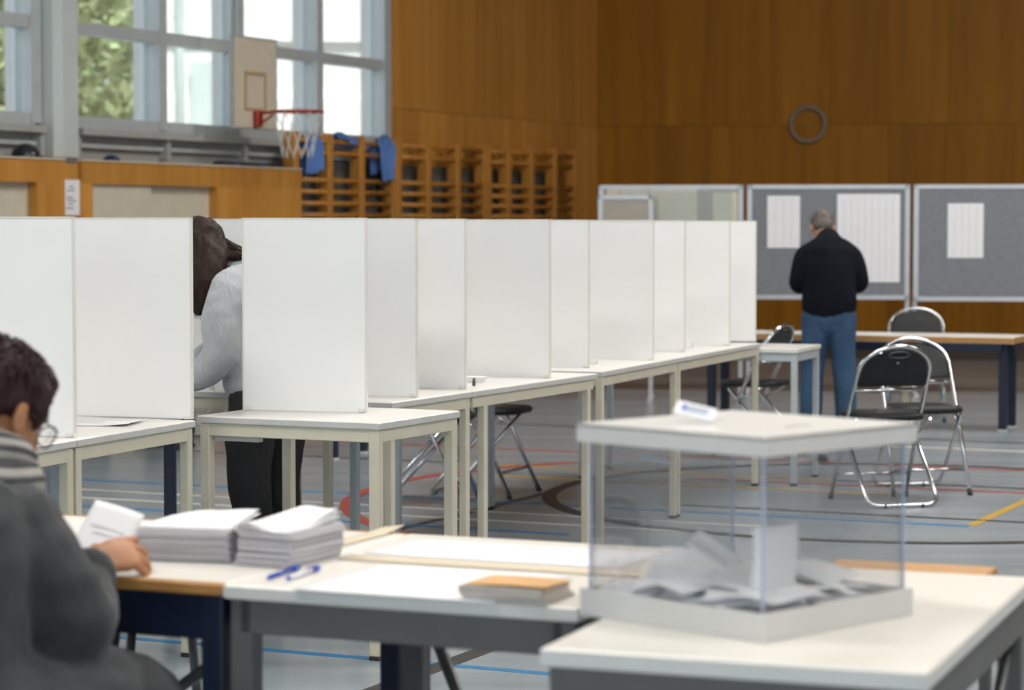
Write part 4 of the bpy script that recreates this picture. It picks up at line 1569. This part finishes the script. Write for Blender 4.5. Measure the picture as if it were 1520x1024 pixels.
# ---- man in jeans reading at the low table (seen from behind)
def build_man():
    mx, my = 2.13, 16.25
    p = empty('person', (mx, my, 0), R(-4), 'person in dark sweater and blue jeans standing with bowed head at the low table', 'person')
    I3 = rot_from((0.05, 0.55, -0.84), (0, .84, .55))
    hc = (-0.035, 0.165, 1.385)
    Rm = rot_from((-.05, 0.80, -0.60))
    bm = bmesh.new()
    head_parts(bm, hc, Rm, 1.0, (0, 0.045, 1.29))
    bm_loft(bm, [((0, 0, .80), .15, .10, (1, 0, 0)), ((0, 0, .95), .145, .10, (1, 0, 0)), ((0, 0.01, 1.1), .15, .10, (1, 0, 0)),
                 ((0, 0.03, 1.24), .15, .09, (1, 0, 0))], 16)
    for s in (-1, 1):
        limb(bm, [(s * .12, .03, 1.21), (s * .195, .03, 1.07), (s * .200, .08, 1.00), (s * .13, .27, .975)], [.04, .033, .030, .026])
        Rh = rot_from((-s * .45, .8, -.2))
        hand(bm, (s * .12, .29, .965), Rh, [.3, .35, .4, .45], 1.0, -s)
        limb(bm, [(s * .09, 0, .80), (s * .10, .01, .46), (s * .11, -.02, .08)], [.085, .055, .04])
    organic('body', bm, M_skin, p, 0.008, 3)
    bm = bmesh.new()
    bm_loft(bm, [((0, 0, .835), .180, .132, (1, 0, 0)), ((0, -.005, .90), .188, .140, (1, 0, 0)), ((0, -.005, 1.0), .178, .135, (1, 0, 0)),
                 ((0, .005, 1.12), .180, .130, (1, 0, 0)), ((0, .025, 1.22), .190, .118, (1, 0, 0)), ((0, .045, 1.285), .150, .092, (1, 0, 0)),
                 ((0, .065, 1.32), .085, .070, (1, 0, 0))], 22)
    for s in (-1, 1):
        limb(bm, [(s * .105, .04, 1.255), (s * .165, .025, 1.19), (s * .205, .02, 1.06), (s * .205, .08, 1.00), (s * .13, .25, .975)],
             [.055, .066, .060, .056, .045])
    organic('sweater', bm, M_navyknit, p, 0.010, 4, (0.007, 7, (1, 1, .7, 0)))
    bm = bmesh.new()
    bm_loft(bm, [((0, 0, .76), .168, .120, (1, 0, 0)), ((0, 0, .86), .176, .125, (1, 0, 0))], 20)
    for s in (-1, 1):
        limb(bm, [(s * .088, 0, .80), (s * .094, .0, .62), (s * .105, .015, .46), (s * .115, -.01, .26), (s * .118, -.02, .075)],
             [.098, .090, .080, .076, .074])
    organic('jeans', bm, M_jeans, p, 0.010, 3, (0.006, 9, (1, 1, .6, 0)))
    bm = bmesh.new()

    def q(x, y, z):
        return Vector(hc) + Rm @ Vector((x, y, z))
    ellipsoid(bm, q(0, -.022, .045), (.081, .092, .083), Rm)
    ellipsoid(bm, q(0, -.05, -.01), (.070, .055, .055), Rm)
    organic('hair', bm, M_hair_grey, p, 0.007, 2, (0.004, 30, (1, 1, 1, 0)))
    for s in (-1, 1):
        shoe('shoe', p, (s * .12, -.08), (s * .2, 1), M_shoe)
    bm = bmesh.new()
    bm_loft(bm, [((0, -.0, .845), .183, .135, (1, 0, 0)), ((0, 0, .862), .183, .135, (1, 0, 0))], 24)
    organic('waistband', bm, M_navyknit, p, 0.008, 2)


build_man()

# reading sheet in front of him
flat_sheet('white sheet on the low table in front of the standing man', (2.0, 16.97), R(-22), .21, .15, M_paper, 0.645)


# ---- woman bending in the booth (faces the picture's left)
def build_woman():
    wx, wy = -0.93, 8.78
    p = empty('person', (wx, wy, 0), 0, 'person with long brown hair in a pale blue sweater bending over a table', 'person')
    # local axes: x right in picture, y away from camera
    face = Vector((-0.62, 0.25, -0.74))
    Rm = rot_from(face, (-.3, .1, 1))
    hc = (-0.205, 0.06, 1.30)
    sh = (0.20, 1, 0)
    bm = bmesh.new()
    head_parts(bm, hc, Rm, 0.97, (-0.085, 0.07, 1.235))
    tor = [((.02, .0, .82), .125, .10, (0.3, 1, 0)), ((.02, .0, .95), .115, .09, (0.3, 1, 0)), ((-.02, .03, 1.09), .13, .09, (0.3, 1, 0)),
           ((-.06, .05, 1.19), .13, .085, (0.3, 1, 0))]
    bm_loft(bm, tor, 16)
    arm_n = [(-.085, -.115, 1.185), (-.115, -.165, 1.06), (-.118, -.170, .945), (-.20, -.10, .865), (-.31, .02, .83)]
    arm_f = [(-.06, .23, 1.18), (-.14, .28, .97), (-.33, .24, .84)]
    limb(bm, arm_n, [.042, .038, .036, .032, .025])
    limb(bm, arm_f, [.042, .036, .025])
    hand(bm, (-.33, .03, .825), rot_from((-.9, .35, -.15)), [.5, .55, .6, .7], .92, -1)
    hand(bm, (-.35, .24, .825), rot_from((-.95, -.1, -.1)), [.3, .3, .3, .3], .92, 1)
    limb(bm, [(.005, -.075, .78), (-.015, -.085, .45), (.005, -.085, .09)], [.08, .055, .04])
    limb(bm, [(.07, .08, .78), (.075, .095, .45), (.10, .10, .09)], [.08, .055, .04])
    organic('body', bm, M_skin, p, 0.007, 3)
    # sweater
    bm = bmesh.new()
    hint = (0.35, 1, 0)
    bm_loft(bm, [((.015, .0, .825), .170, .130, hint), ((.015, -.0, .90), .175, .138, hint), ((.0, .02, 1.0), .172, .135, hint),
                 ((-.015, .03, 1.10), .178, .130, hint), ((-.035, .045, 1.185), .165, .115, hint), ((-.06, .06, 1.235), .11, .09, hint),
                 ((-.085, .065, 1.262), .070, .066, hint)], 22)
    limb(bm, [(-.045, -.075, 1.20), (-.08, -.125, 1.165), (-.110, -.165, 1.06), (-.112, -.172, .955), (-.175, -.125, .875), (-.275, -.02, .838)],
         [.070, .074, .068, .066, .060, .045])
    limb(bm, [(-.05, .18, 1.20), (-.10, .25, 1.10), (-.15, .28, .96), (-.30, .245, .85)], [.075, .072, .064, .045])
    organic('sweater', bm, M_knit, p, 0.008, 4, (0.008, 8, (1, 1, 1.6, 0)))
    bm = bmesh.new()
    bm_tube(bm, [Vector((-.088, .066, 1.268)) + Vector((.068 * math.cos(a) * .9, .066 * math.sin(a), .028 * math.cos(a))) for a in
                 [2 * PI * k / 20 for k in range(20)]], .011, 8, True)
    finish('collar', bm, M_knit, p, True)
    # trousers
    bm = bmesh.new()
    bm_loft(bm, [((.03, 0, .75), .155, .115, hint), ((.025, 0, .84), .155, .118, hint)], 20)
    limb(bm, [(.005, -.075, .78), (-.02, -.08, .60), (-.015, -.085, .45), (.0, -.085, .27), (.005, -.085, .11)], [.098, .088, .080, .068, .060])
    limb(bm, [(.07, .08, .78), (.085, .09, .60), (.075, .095, .45), (.09, .10, .27), (.10, .10, .11)], [.095, .085, .075, .066, .058])
    organic('trousers', bm, M_blackcloth, p, 0.009, 3, (0.006, 10, (1, 1, .8, 0)))
    shoe('shoe', p, (.045, -.10), (-1, -.12), M_shoe_light, .25)
    shoe('shoe', p, (.13, .11), (-1, .1), M_shoe_light, .25)
    # hair: cap plus long hanging locks
    bm = bmesh.new()

    def q(x, y, z):
        return Vector(hc) + Rm @ Vector((x, y, z))
    ellipsoid(bm, q(0, -.022, .040), (.088, .100, .088), Rm)
    # curtain falling beside the face (towards the camera and in front)
    limb(bm, [q(-.06, .0, .06), (-.215, -.035, 1.25), (-.205, -.055, 1.15), (-.200, -.055, 1.085)], [.06, .060, .045, .020], (1, 0, 0), 14, .7)
    limb(bm, [q(.06, .02, .05), (-.27, .10, 1.22), (-.26, .12, 1.10)], [.06, .055, .025], (1, 0, 0), 14, .8)
    limb(bm, [q(0, .03, .09), (-.29, .02, 1.22), (-.275, .0, 1.10)], [.06, .055, .025], (1, 0, 0), 14, .8)
    limb(bm, [q(-.05, -.05, .0), (-.150, -.045, 1.27), (-.165, -.075, 1.20), (-.185, -.075, 1.11)], [.06, .052, .046, .02], (1, 0, 0), 14, .7)
    # lock drawn back over the shoulder
    limb(bm, [q(0, -.09, .02), (-.105, .0, 1.30), (-.04, -.015, 1.29), (.05, .0, 1.265)], [.05, .032, .022, .012], (0, 1, 0), 12, .7)
    hair = organic('hair', bm, M_hair_brown, p, 0.007, 3, (0.007, 34, (1, 1, .18, 0)))
    # single strands give the mass a fibrous outline
    rn = random.Random(4)
    bm = bmesh.new()
    for k in range(170):
        a = rn.uniform(-1.0, 1.0)
        x0, y0 = rn.uniform(-.085, .085), rn.uniform(-.09, .04)
        st = q(x0, y0, .04 + .085 * math.sqrt(max(0, 1 - (x0 / .09) ** 2 - ((y0 + .02) / .11) ** 2)))
        e = Vector((-.21 + rn.gauss(0, .025), -.045 + rn.gauss(0, .022) + .12 * (x0 > 0.02), rn.uniform(1.06, 1.16)))
        m1 = Vector((-.205 + rn.gauss(0, .025), -.035 + rn.gauss(0, .02) + .10 * (x0 > .02), 1.25))
        pts = []
        for j in range(9):
            t = j / 8
            pts.append(st * (1 - t) ** 2 + m1 * 2 * t * (1 - t) + e * t * t + Vector((rn.gauss(0, .0015), rn.gauss(0, .0015), 0)))
        bm_tube(bm, pts, [.0026] * 7 + [.0018, .0006], 4)
    for k in range(60):
        st = q(rn.uniform(-.06, .04), -.08 + rn.gauss(0, .012), .02 + rn.gauss(0, .03))
        m1 = Vector((-.09, -.01 + rn.gauss(0, .015), 1.305 + rn.gauss(0, .012)))
        e = Vector((rn.uniform(-.02, .08), rn.gauss(-.01, .02), 1.272 + rn.gauss(0, .012)))
        pts = [st * (1 - t) ** 2 + m1 * 2 * t * (1 - t) + e * t * t for t in [j / 8 for j in range(9)]]
        bm_tube(bm, pts, [.0024] * 7 + [.0016, .0006], 4)
    o = finish('hair_strands', bm, M_hair_brown, hair)
    o['kind'] = 'stuff'


build_woman()


# ---- seated woman in the grey coat, seen from behind
def build_lady():
    lx, ly = -1.00, 4.20
    p = empty('person', (lx, ly, 0), R(-23), 'person with short dark red hair in grey coat and striped scarf sorting papers', 'person')
    Lq = Matrix.Rotation(R(-23), 3, 'Z').inverted()

    def W(x, y, z):   # world -> local
        return Lq @ Vector((x - lx, y - ly, z))
    hc = W(-0.940, 4.39, 1.062)
    f_loc = Lq @ Vector((0.56, 0.70, -0.42))
    Rm = rot_from(f_loc, (0, 0, 1))
    neck = W(-0.985, 4.29, 0.955)
    bm = bmesh.new()
    q = head_parts(bm, hc, Rm, 1.0, neck)
    bm_loft(bm, [((0, -.04, .52), .13, .09, (1, 0, 0)), ((0, -.04, .66), .13, .09, (1, 0, 0)), ((0, -.02, .80), .13, .09, (1, 0, 0)), ((0, .02, .89), .11, .07, (1, 0, 0))], 16)
    sR, eR = W(-0.86, 4.22, 0.88), W(-0.775, 4.235, 0.690)
    wR = W(-0.780, 4.475, 0.775)
    sL, eL, wL = W(-1.16, 4.36, .90), W(-1.22, 4.45, .72), W(-1.02, 4.60, .78)
    limb(bm, [sR, eR, wR], [.04, .038, .028])
    limb(bm, [sL, eL, wL], [.04, .038, .028])
    # right hand pinches a sheet
    fh = (Lq @ Vector((0.62, 0.62, 0.10)))
    Rh = rot_from(fh, Lq @ Vector((0.35, -0.55, 0.75)))
    hand(bm, wR, Rh, [0.42, 0.52, 0.62, 0.72], 1.0, -1, spread=0.3, thumb=[(.020, .018, -.004), (.042, .042, -.020), (.040, .066, -.040), (.026, .085, -.052)])
    fh2 = (Lq @ Vector((0.75, 0.35, 0.05)))
    hand(bm, wL, rot_from(fh2, (0, 0, 1)), [.6, .6, .7, .7], 1.0, 1)
    for s in (-1, 1):
        limb(bm, [(s * .09, -.02, .54), (s * .10, .40, .50), (s * .10, .42, .08)], [.06, .05, .035])
    organic('body', bm, M_skin2, p, 0.004, 2)
    # coat
    bm = bmesh.new()
    bm_loft(bm, [((0, -.06, .44), .250, .185, (1, 0, 0)), ((0, -.07, .54), .235, .175, (1, 0, 0)), ((0, -.065, .66), .205, .160, (1, 0, 0)),
                 ((0, -.045, .78), .200, .150, (1, 0, 0)), ((0, -.01, .87), .195, .135, (1, 0, 0)), ((0, .02, .935), .160, .115, (1, 0, 0)),
                 ((0.0, .045, .965), .10, .09, (1, 0, 0))], 24)
    limb(bm, [W(-.92, 4.24, .905), W(-.868, 4.205, .875), W(-.808, 4.195, .79), W(-.772, 4.225, .700), W(-.770, 4.32, .705), W(-.780, 4.42, .752)],
         [.078, .084, .078, .074, .062, .048])
    limb(bm, [W(-1.09, 4.33, .90), W(-1.16, 4.36, .88), W(-1.21, 4.42, .74), W(-1.09, 4.55, .765)], [.085, .085, .078, .05])
    # skirt of the coat over the thighs
    for s in (-1, 1):
        limb(bm, [(s * .12, -.08, .53), (s * .15, .14, .53), (s * .15, .38, .49)], [.155, .142, .115])
    coat = organic('coat', bm, M_coat, p, 0.008, 4, (0.013, 6, (1, 1, 1.5, 0)))
    bm = bmesh.new()
    c = W(-.780, 4.425, .754)
    d = (wR - W(-.770, 4.33, .705)).normalized()
    bm_loft(bm, [(c - d * .004, .052, .052, (0, 0, 1)), (c + d * .012, .052, .052, (0, 0, 1))], 20)
    organic('cuff', bm, M_coat, coat, 0.006, 2)
    # trousers below the coat
    bm = bmesh.new()
    for s in (-1, 1):
        limb(bm, [(s * .10, .10, .50), (s * .10, .40, .50), (s * .10, .44, .40), (s * .10, .43, .10)], [.085, .078, .072, .06])
    organic('trousers', bm, M_blackcloth, p, 0.01, 3)
    for s in (-1, 1):
        shoe('shoe', p, (s * .10, .36), (0, 1), M_shoe)
    # scarf: wound rolls round the neck with dark stripes
    ctr = W(-0.980, 4.285, 0.955)
    folds = ((.110, .000, .040, .22), (.098, .050, .036, .30))
    rings = [(rx, dz, r, M_scarf, tl) for rx, dz, r, tl in folds]
    for rx, dz, r, tl in folds:
        for an in (-25, 10, 48):
            rings.append((rx + r * .97 * math.cos(R(an)), dz + r * .97 * math.sin(R(an)), .0055, M_stripe, tl))
    for k, (rx, dz, r, m, tilt) in enumerate(rings):
        pts = []
        for j in range(40):
            a = 2 * PI * j / 40
            pts.append(ctr + Vector((rx * math.cos(a), rx * .93 * math.sin(a), dz - tilt * .105 * math.sin(a) * .9 - tilt * .03 * math.cos(a)
                                     + .005 * math.sin(3 * a + dz * 30))))
        bm = bmesh.new()
        bm_tube(bm, pts, r, 14, True)
        finish('scarf_fold' if m is M_scarf else 'scarf_stripe', bm, m, p, True)
    # hair
    bm = bmesh.new()

    def Q(x, y, z):
        return Vector(hc) + Rm @ Vector((x, y, z))
    ellipsoid(bm, Q(0, -.020, .047), (.086, .104, .082), Rm)
    ellipsoid(bm, Q(0, .045, .075), (.066, .055, .042), Rm)
    ellipsoid(bm, Q(0, -.060, -.005), (.070, .054, .066), Rm)
    ellipsoid(bm, Q(0, -.066, -.055), (.050, .034, .042), Rm)
    for s in (-1, 1):
        limb(bm, [Q(s * .066, .035, .05), Q(s * .072, .040, .018), Q(s * .070, .042, -.012)], [.024, .016, .007], Rm.col[1])
    hr = organic('hair', bm, M_hair_red, p, 0.006, 2, (0.006, 38, (1, 1, .6, 0)))
    rn = random.Random(3)
    bm = bmesh.new()
    for k in range(420):
        th, ph = rn.uniform(0, 2 * PI), rn.uniform(.0, 1.45)
        d0 = Vector((math.sin(ph) * math.cos(th), math.sin(ph) * math.sin(th), math.cos(ph)))
        if d0.y > .55 and d0.z < .5:
            continue
        th2, ph2 = th + rn.gauss(0, .15), ph + rn.uniform(.25, .5)
        d1 = Vector((math.sin(ph2) * math.cos(th2), math.sin(ph2) * math.sin(th2), math.cos(ph2)))

        def S_(d, k_):
            return Q(d.x * .086 * k_, -.020 + d.y * .104 * k_, .047 + d.z * .082 * k_)
        lift = rn.uniform(1.03, 1.13)
        pts = [S_(d0, .97), S_(d0.lerp(d1, .35).normalized(), lift - .02), S_(d0.lerp(d1, .7).normalized(), lift), S_(d1, lift - rn.uniform(0, .06))]
        bm_tube(bm, pts, [.002, .0022, .0016, .0005], 4)
    o = finish('hair_strands', bm, M_hair_red, hr)
    o['kind'] = 'stuff'
    # spectacles
    gp = None
    for s in (-1, 1):
        pts = [Q(s * .034 + .025 * math.cos(a), .108 - .006 * abs(math.cos(a)), -.006 + .021 * math.sin(a)) for a in [2 * PI * k / 20 for k in range(20)]]
        rimo = tube('spectacle_rim', pts, .0017, M_lens_frame, p, 6, True)
        bm = bmesh.new()
        vs = [bm.verts.new(v) for v in pts]
        bm.faces.new(vs)
        ge = bmesh.ops.extrude_face_region(bm, geom=bm.faces[:])
        bmesh.ops.translate(bm, vec=Rm.col[1] * .0012, verts=[v for v in ge['geom'] if isinstance(v, bmesh.types.BMVert)])
        finish('lens', bm, M_lens, rimo)
        tube('spectacle_arm', [Q(s * .060, .103, .004), Q(s * .078, .06, .004), Q(s * .082, .0, .004), Q(s * .080, -.015, -.012)], .0018, M_lens_frame, p, 6)
    tube('spectacle_bridge', [Q(-.010, .108, -.004), Q(0, .112, .0), Q(.010, .108, -.004)], .0017, M_lens_frame, p, 6)
    return p


M_stripe = mat('scarf_stripe', (0.10, 0.10, 0.10), 0.95, var=0.2, vscale=30)
build_lady()

# sheet in her hand
hs_ = empty('held_sheet', (-0.782, 4.60, 0.800), 0, 'printed white sheet held up by the grey-coated woman', 'paper')
hs_.rotation_euler = (R(52), R(16), R(-14))
sheet('page', .105, .12, M_paper, hs_, lambda u, v: ((u - .5) * .105, v * .12 - .045, 0.006 * math.sin(u * 2.5)), 8, 8, 0.0008)
for k, (yy, ww) in enumerate(((0.022, .07), (0.008, .05))):
    box('print_line', (0.0, yy, 0.0075), (ww, 0.0022, 0.0006), M_print_pale, hs_)


# ---- two people seated at the far navy table (only their feet show under the tables)
def seated(loc, rz, label, topm, legm, hairm):
    p = empty('person', (loc[0], loc[1], 0), rz, label, 'person')
    Rm = rot_from((0, .9, -.35))
    hc = (0, .06, 1.20)
    bm = bmesh.new()
    head_parts(bm, hc, Rm, 1.0, (0, 0, 1.05))
    bm_loft(bm, [((0, 0, .50), .14, .10, (1, 0, 0)), ((0, 0, .9), .15, .10, (1, 0, 0)), ((0, .01, 1.0), .14, .08, (1, 0, 0))], 14)
    for s in (-1, 1):
        limb(bm, [(s * .16, .01, .98), (s * .21, .05, .77), (s * .12, .30, .80)], [.045, .04, .03])
        hand(bm, (s * .12, .31, .80), rot_from((-s * .4, .9, -.05)), [.3, .3, .35, .4], 1.0, -s)
        limb(bm, [(s * .09, 0, .50), (s * .11, .40, .50), (s * .11, .36, .08)], [.075, .055, .04])
    organic('body', bm, M_skin, p, 0.011, 3)
    bm = bmesh.new()
    bm_loft(bm, [((0, 0, .50), .19, .14, (1, 0, 0)), ((0, 0, .75), .18, .13, (1, 0, 0)), ((0, 0, .93), .185, .12, (1, 0, 0)), ((0, .01, 1.03), .11, .085, (1, 0, 0))], 18)
    for s in (-1, 1):
        limb(bm, [(s * .15, .01, .97), (s * .215, .04, .78), (s * .13, .27, .80)], [.065, .058, .043])
    organic('jumper', bm, topm, p, 0.013, 3)
    bm = bmesh.new()
    for s in (-1, 1):
        limb(bm, [(s * .09, 0, .50), (s * .11, .36, .50), (s * .11, .40, .42), (s * .11, .36, .10)], [.095, .08, .072, .062])
    organic('trousers', bm, legm, p, 0.012, 3)
    bm = bmesh.new()
    ellipsoid(bm, Vector(hc) + Rm @ Vector((0, -.02, .045)), (.082, .095, .086), Rm)
    ellipsoid(bm, Vector(hc) + Rm @ Vector((0, -.055, -.02)), (.070, .05, .06), Rm)
    organic('hair', bm, hairm, p, 0.01, 2)
    for s in (-1, 1):
        shoe('shoe', p, (s * .11, .29), (s * .15, 1), M_shoe)


for k, (x, y, lb, tm) in enumerate(((-2.62, 15.87, 'seated person in grey top at the navy table', M_coat),
                                    (-2.05, 15.66, 'seated person in black top at the navy table', M_navyknit))):
    seated((x, y), R(160), lb, tm, M_blackcloth, M_hair_brown)
    folding_chair('folding chair under the ' + lb, (x - .05, y + .06), R(160))

# ------------------------------------------------------------------ outside the windows
og = box('ground_outside', (-20, 26, -0.12), (60, 60, 0.2), M_asphalt)
og.location = (-22.5, 34, -0.3)
tag(og, 'pale ground outside the windows', kind='structure')


def tree(x, y, h, r, label, seed):
    rn = random.Random(seed)
    p = empty('tree', (x, y, -0.2), 0, label, 'tree', 'trees outside the windows')
    tube('trunk', [(0, 0, 0), (0.1, 0, h * .35), (0, .1, h * .6)], [.22, .17, .1], M_bark, p, 10)
    bm = bmesh.new()
    for k in range(5500):
        d = Vector((rn.gauss(0, 1), rn.gauss(0, 1), rn.gauss(0, 1))).normalized() * (rn.random() ** .35)
        lump = 1 + .25 * noise.noise(d * 2.5 + Vector((seed, 0, 0)))
        c = Vector((d.x * r * lump, d.y * r * lump, h * .60 + d.z * h * .42 * lump))
        a = rn.uniform(.07, .15)
        e1 = Vector((rn.gauss(0, 1), rn.gauss(0, 1), rn.gauss(0, 1))).normalized()
        e2 = e1.orthogonal().normalized()
        bm.faces.new([bm.verts.new(c + e1 * a), bm.verts.new(c + e2 * a * .6), bm.verts.new(c - e1 * a), bm.verts.new(c - e2 * a * .6)])
    o = finish('foliage', bm, M_leaf, p)
    o['kind'] = 'stuff'


def ray_at(px, Y):
    return ((px - 760) / 3590 * Y, Y)


for k, (px, Y, h, r) in enumerate(((-5, 30.5, 8, 2.1), (125, 46, 9.5, 2.5), (285, 64, 13, 2.4))):
    x, y = ray_at(px, Y)
    tree(x, y, h, r, ['tree seen through the window beside the pale column', 'tree seen through the first light of the hoop window',
                      'pale distant tree seen beside the white building', 'tree farthest along the window wall'][k], k + 3)

# white building opposite
bx0, by0 = ray_at(232, 34)
bl = empty('white_building', (bx0, by0, -0.2), R(8), 'white building with grey windows seen through the hall windows', 'building')
box('facade', (8.0, 2.0, 5.5), (16.0, 4.0, 2.6), M_outwhite, bl)
box('facade', (8.0, 2.0, 1.6), (16.0, 4.0, 3.6), M_outwhite, bl)
box('facade', (8.0, 2.05, 3.9), (15.9, 3.9, 1.0), M_outwhite, bl)
tube('downpipe', [(0.35, -0.06, 0), (0.35, -0.06, 5.2)], 0.06, M_outgrey, bl, 10)
for k in range(6):
    x = 2.35 + k * 2.2
    if k in (0,):
        wn = box('window_bay', (0.95, -0.02, 2.9), (0.9, 0.06, 2.0), mat('pale_glass_facade', (0.62, 0.73, 0.74), 0.3, var=0.03), bl)
    else:
        wn = box('window_bay', (x - 0.5, -0.02, 2.7), (0.55, 0.06, 1.3), M_outgrey, bl)
        box('window_frame', (0, -0.035, 0.65), (0.6, 0.03, 0.05), M_outwhite, wn)
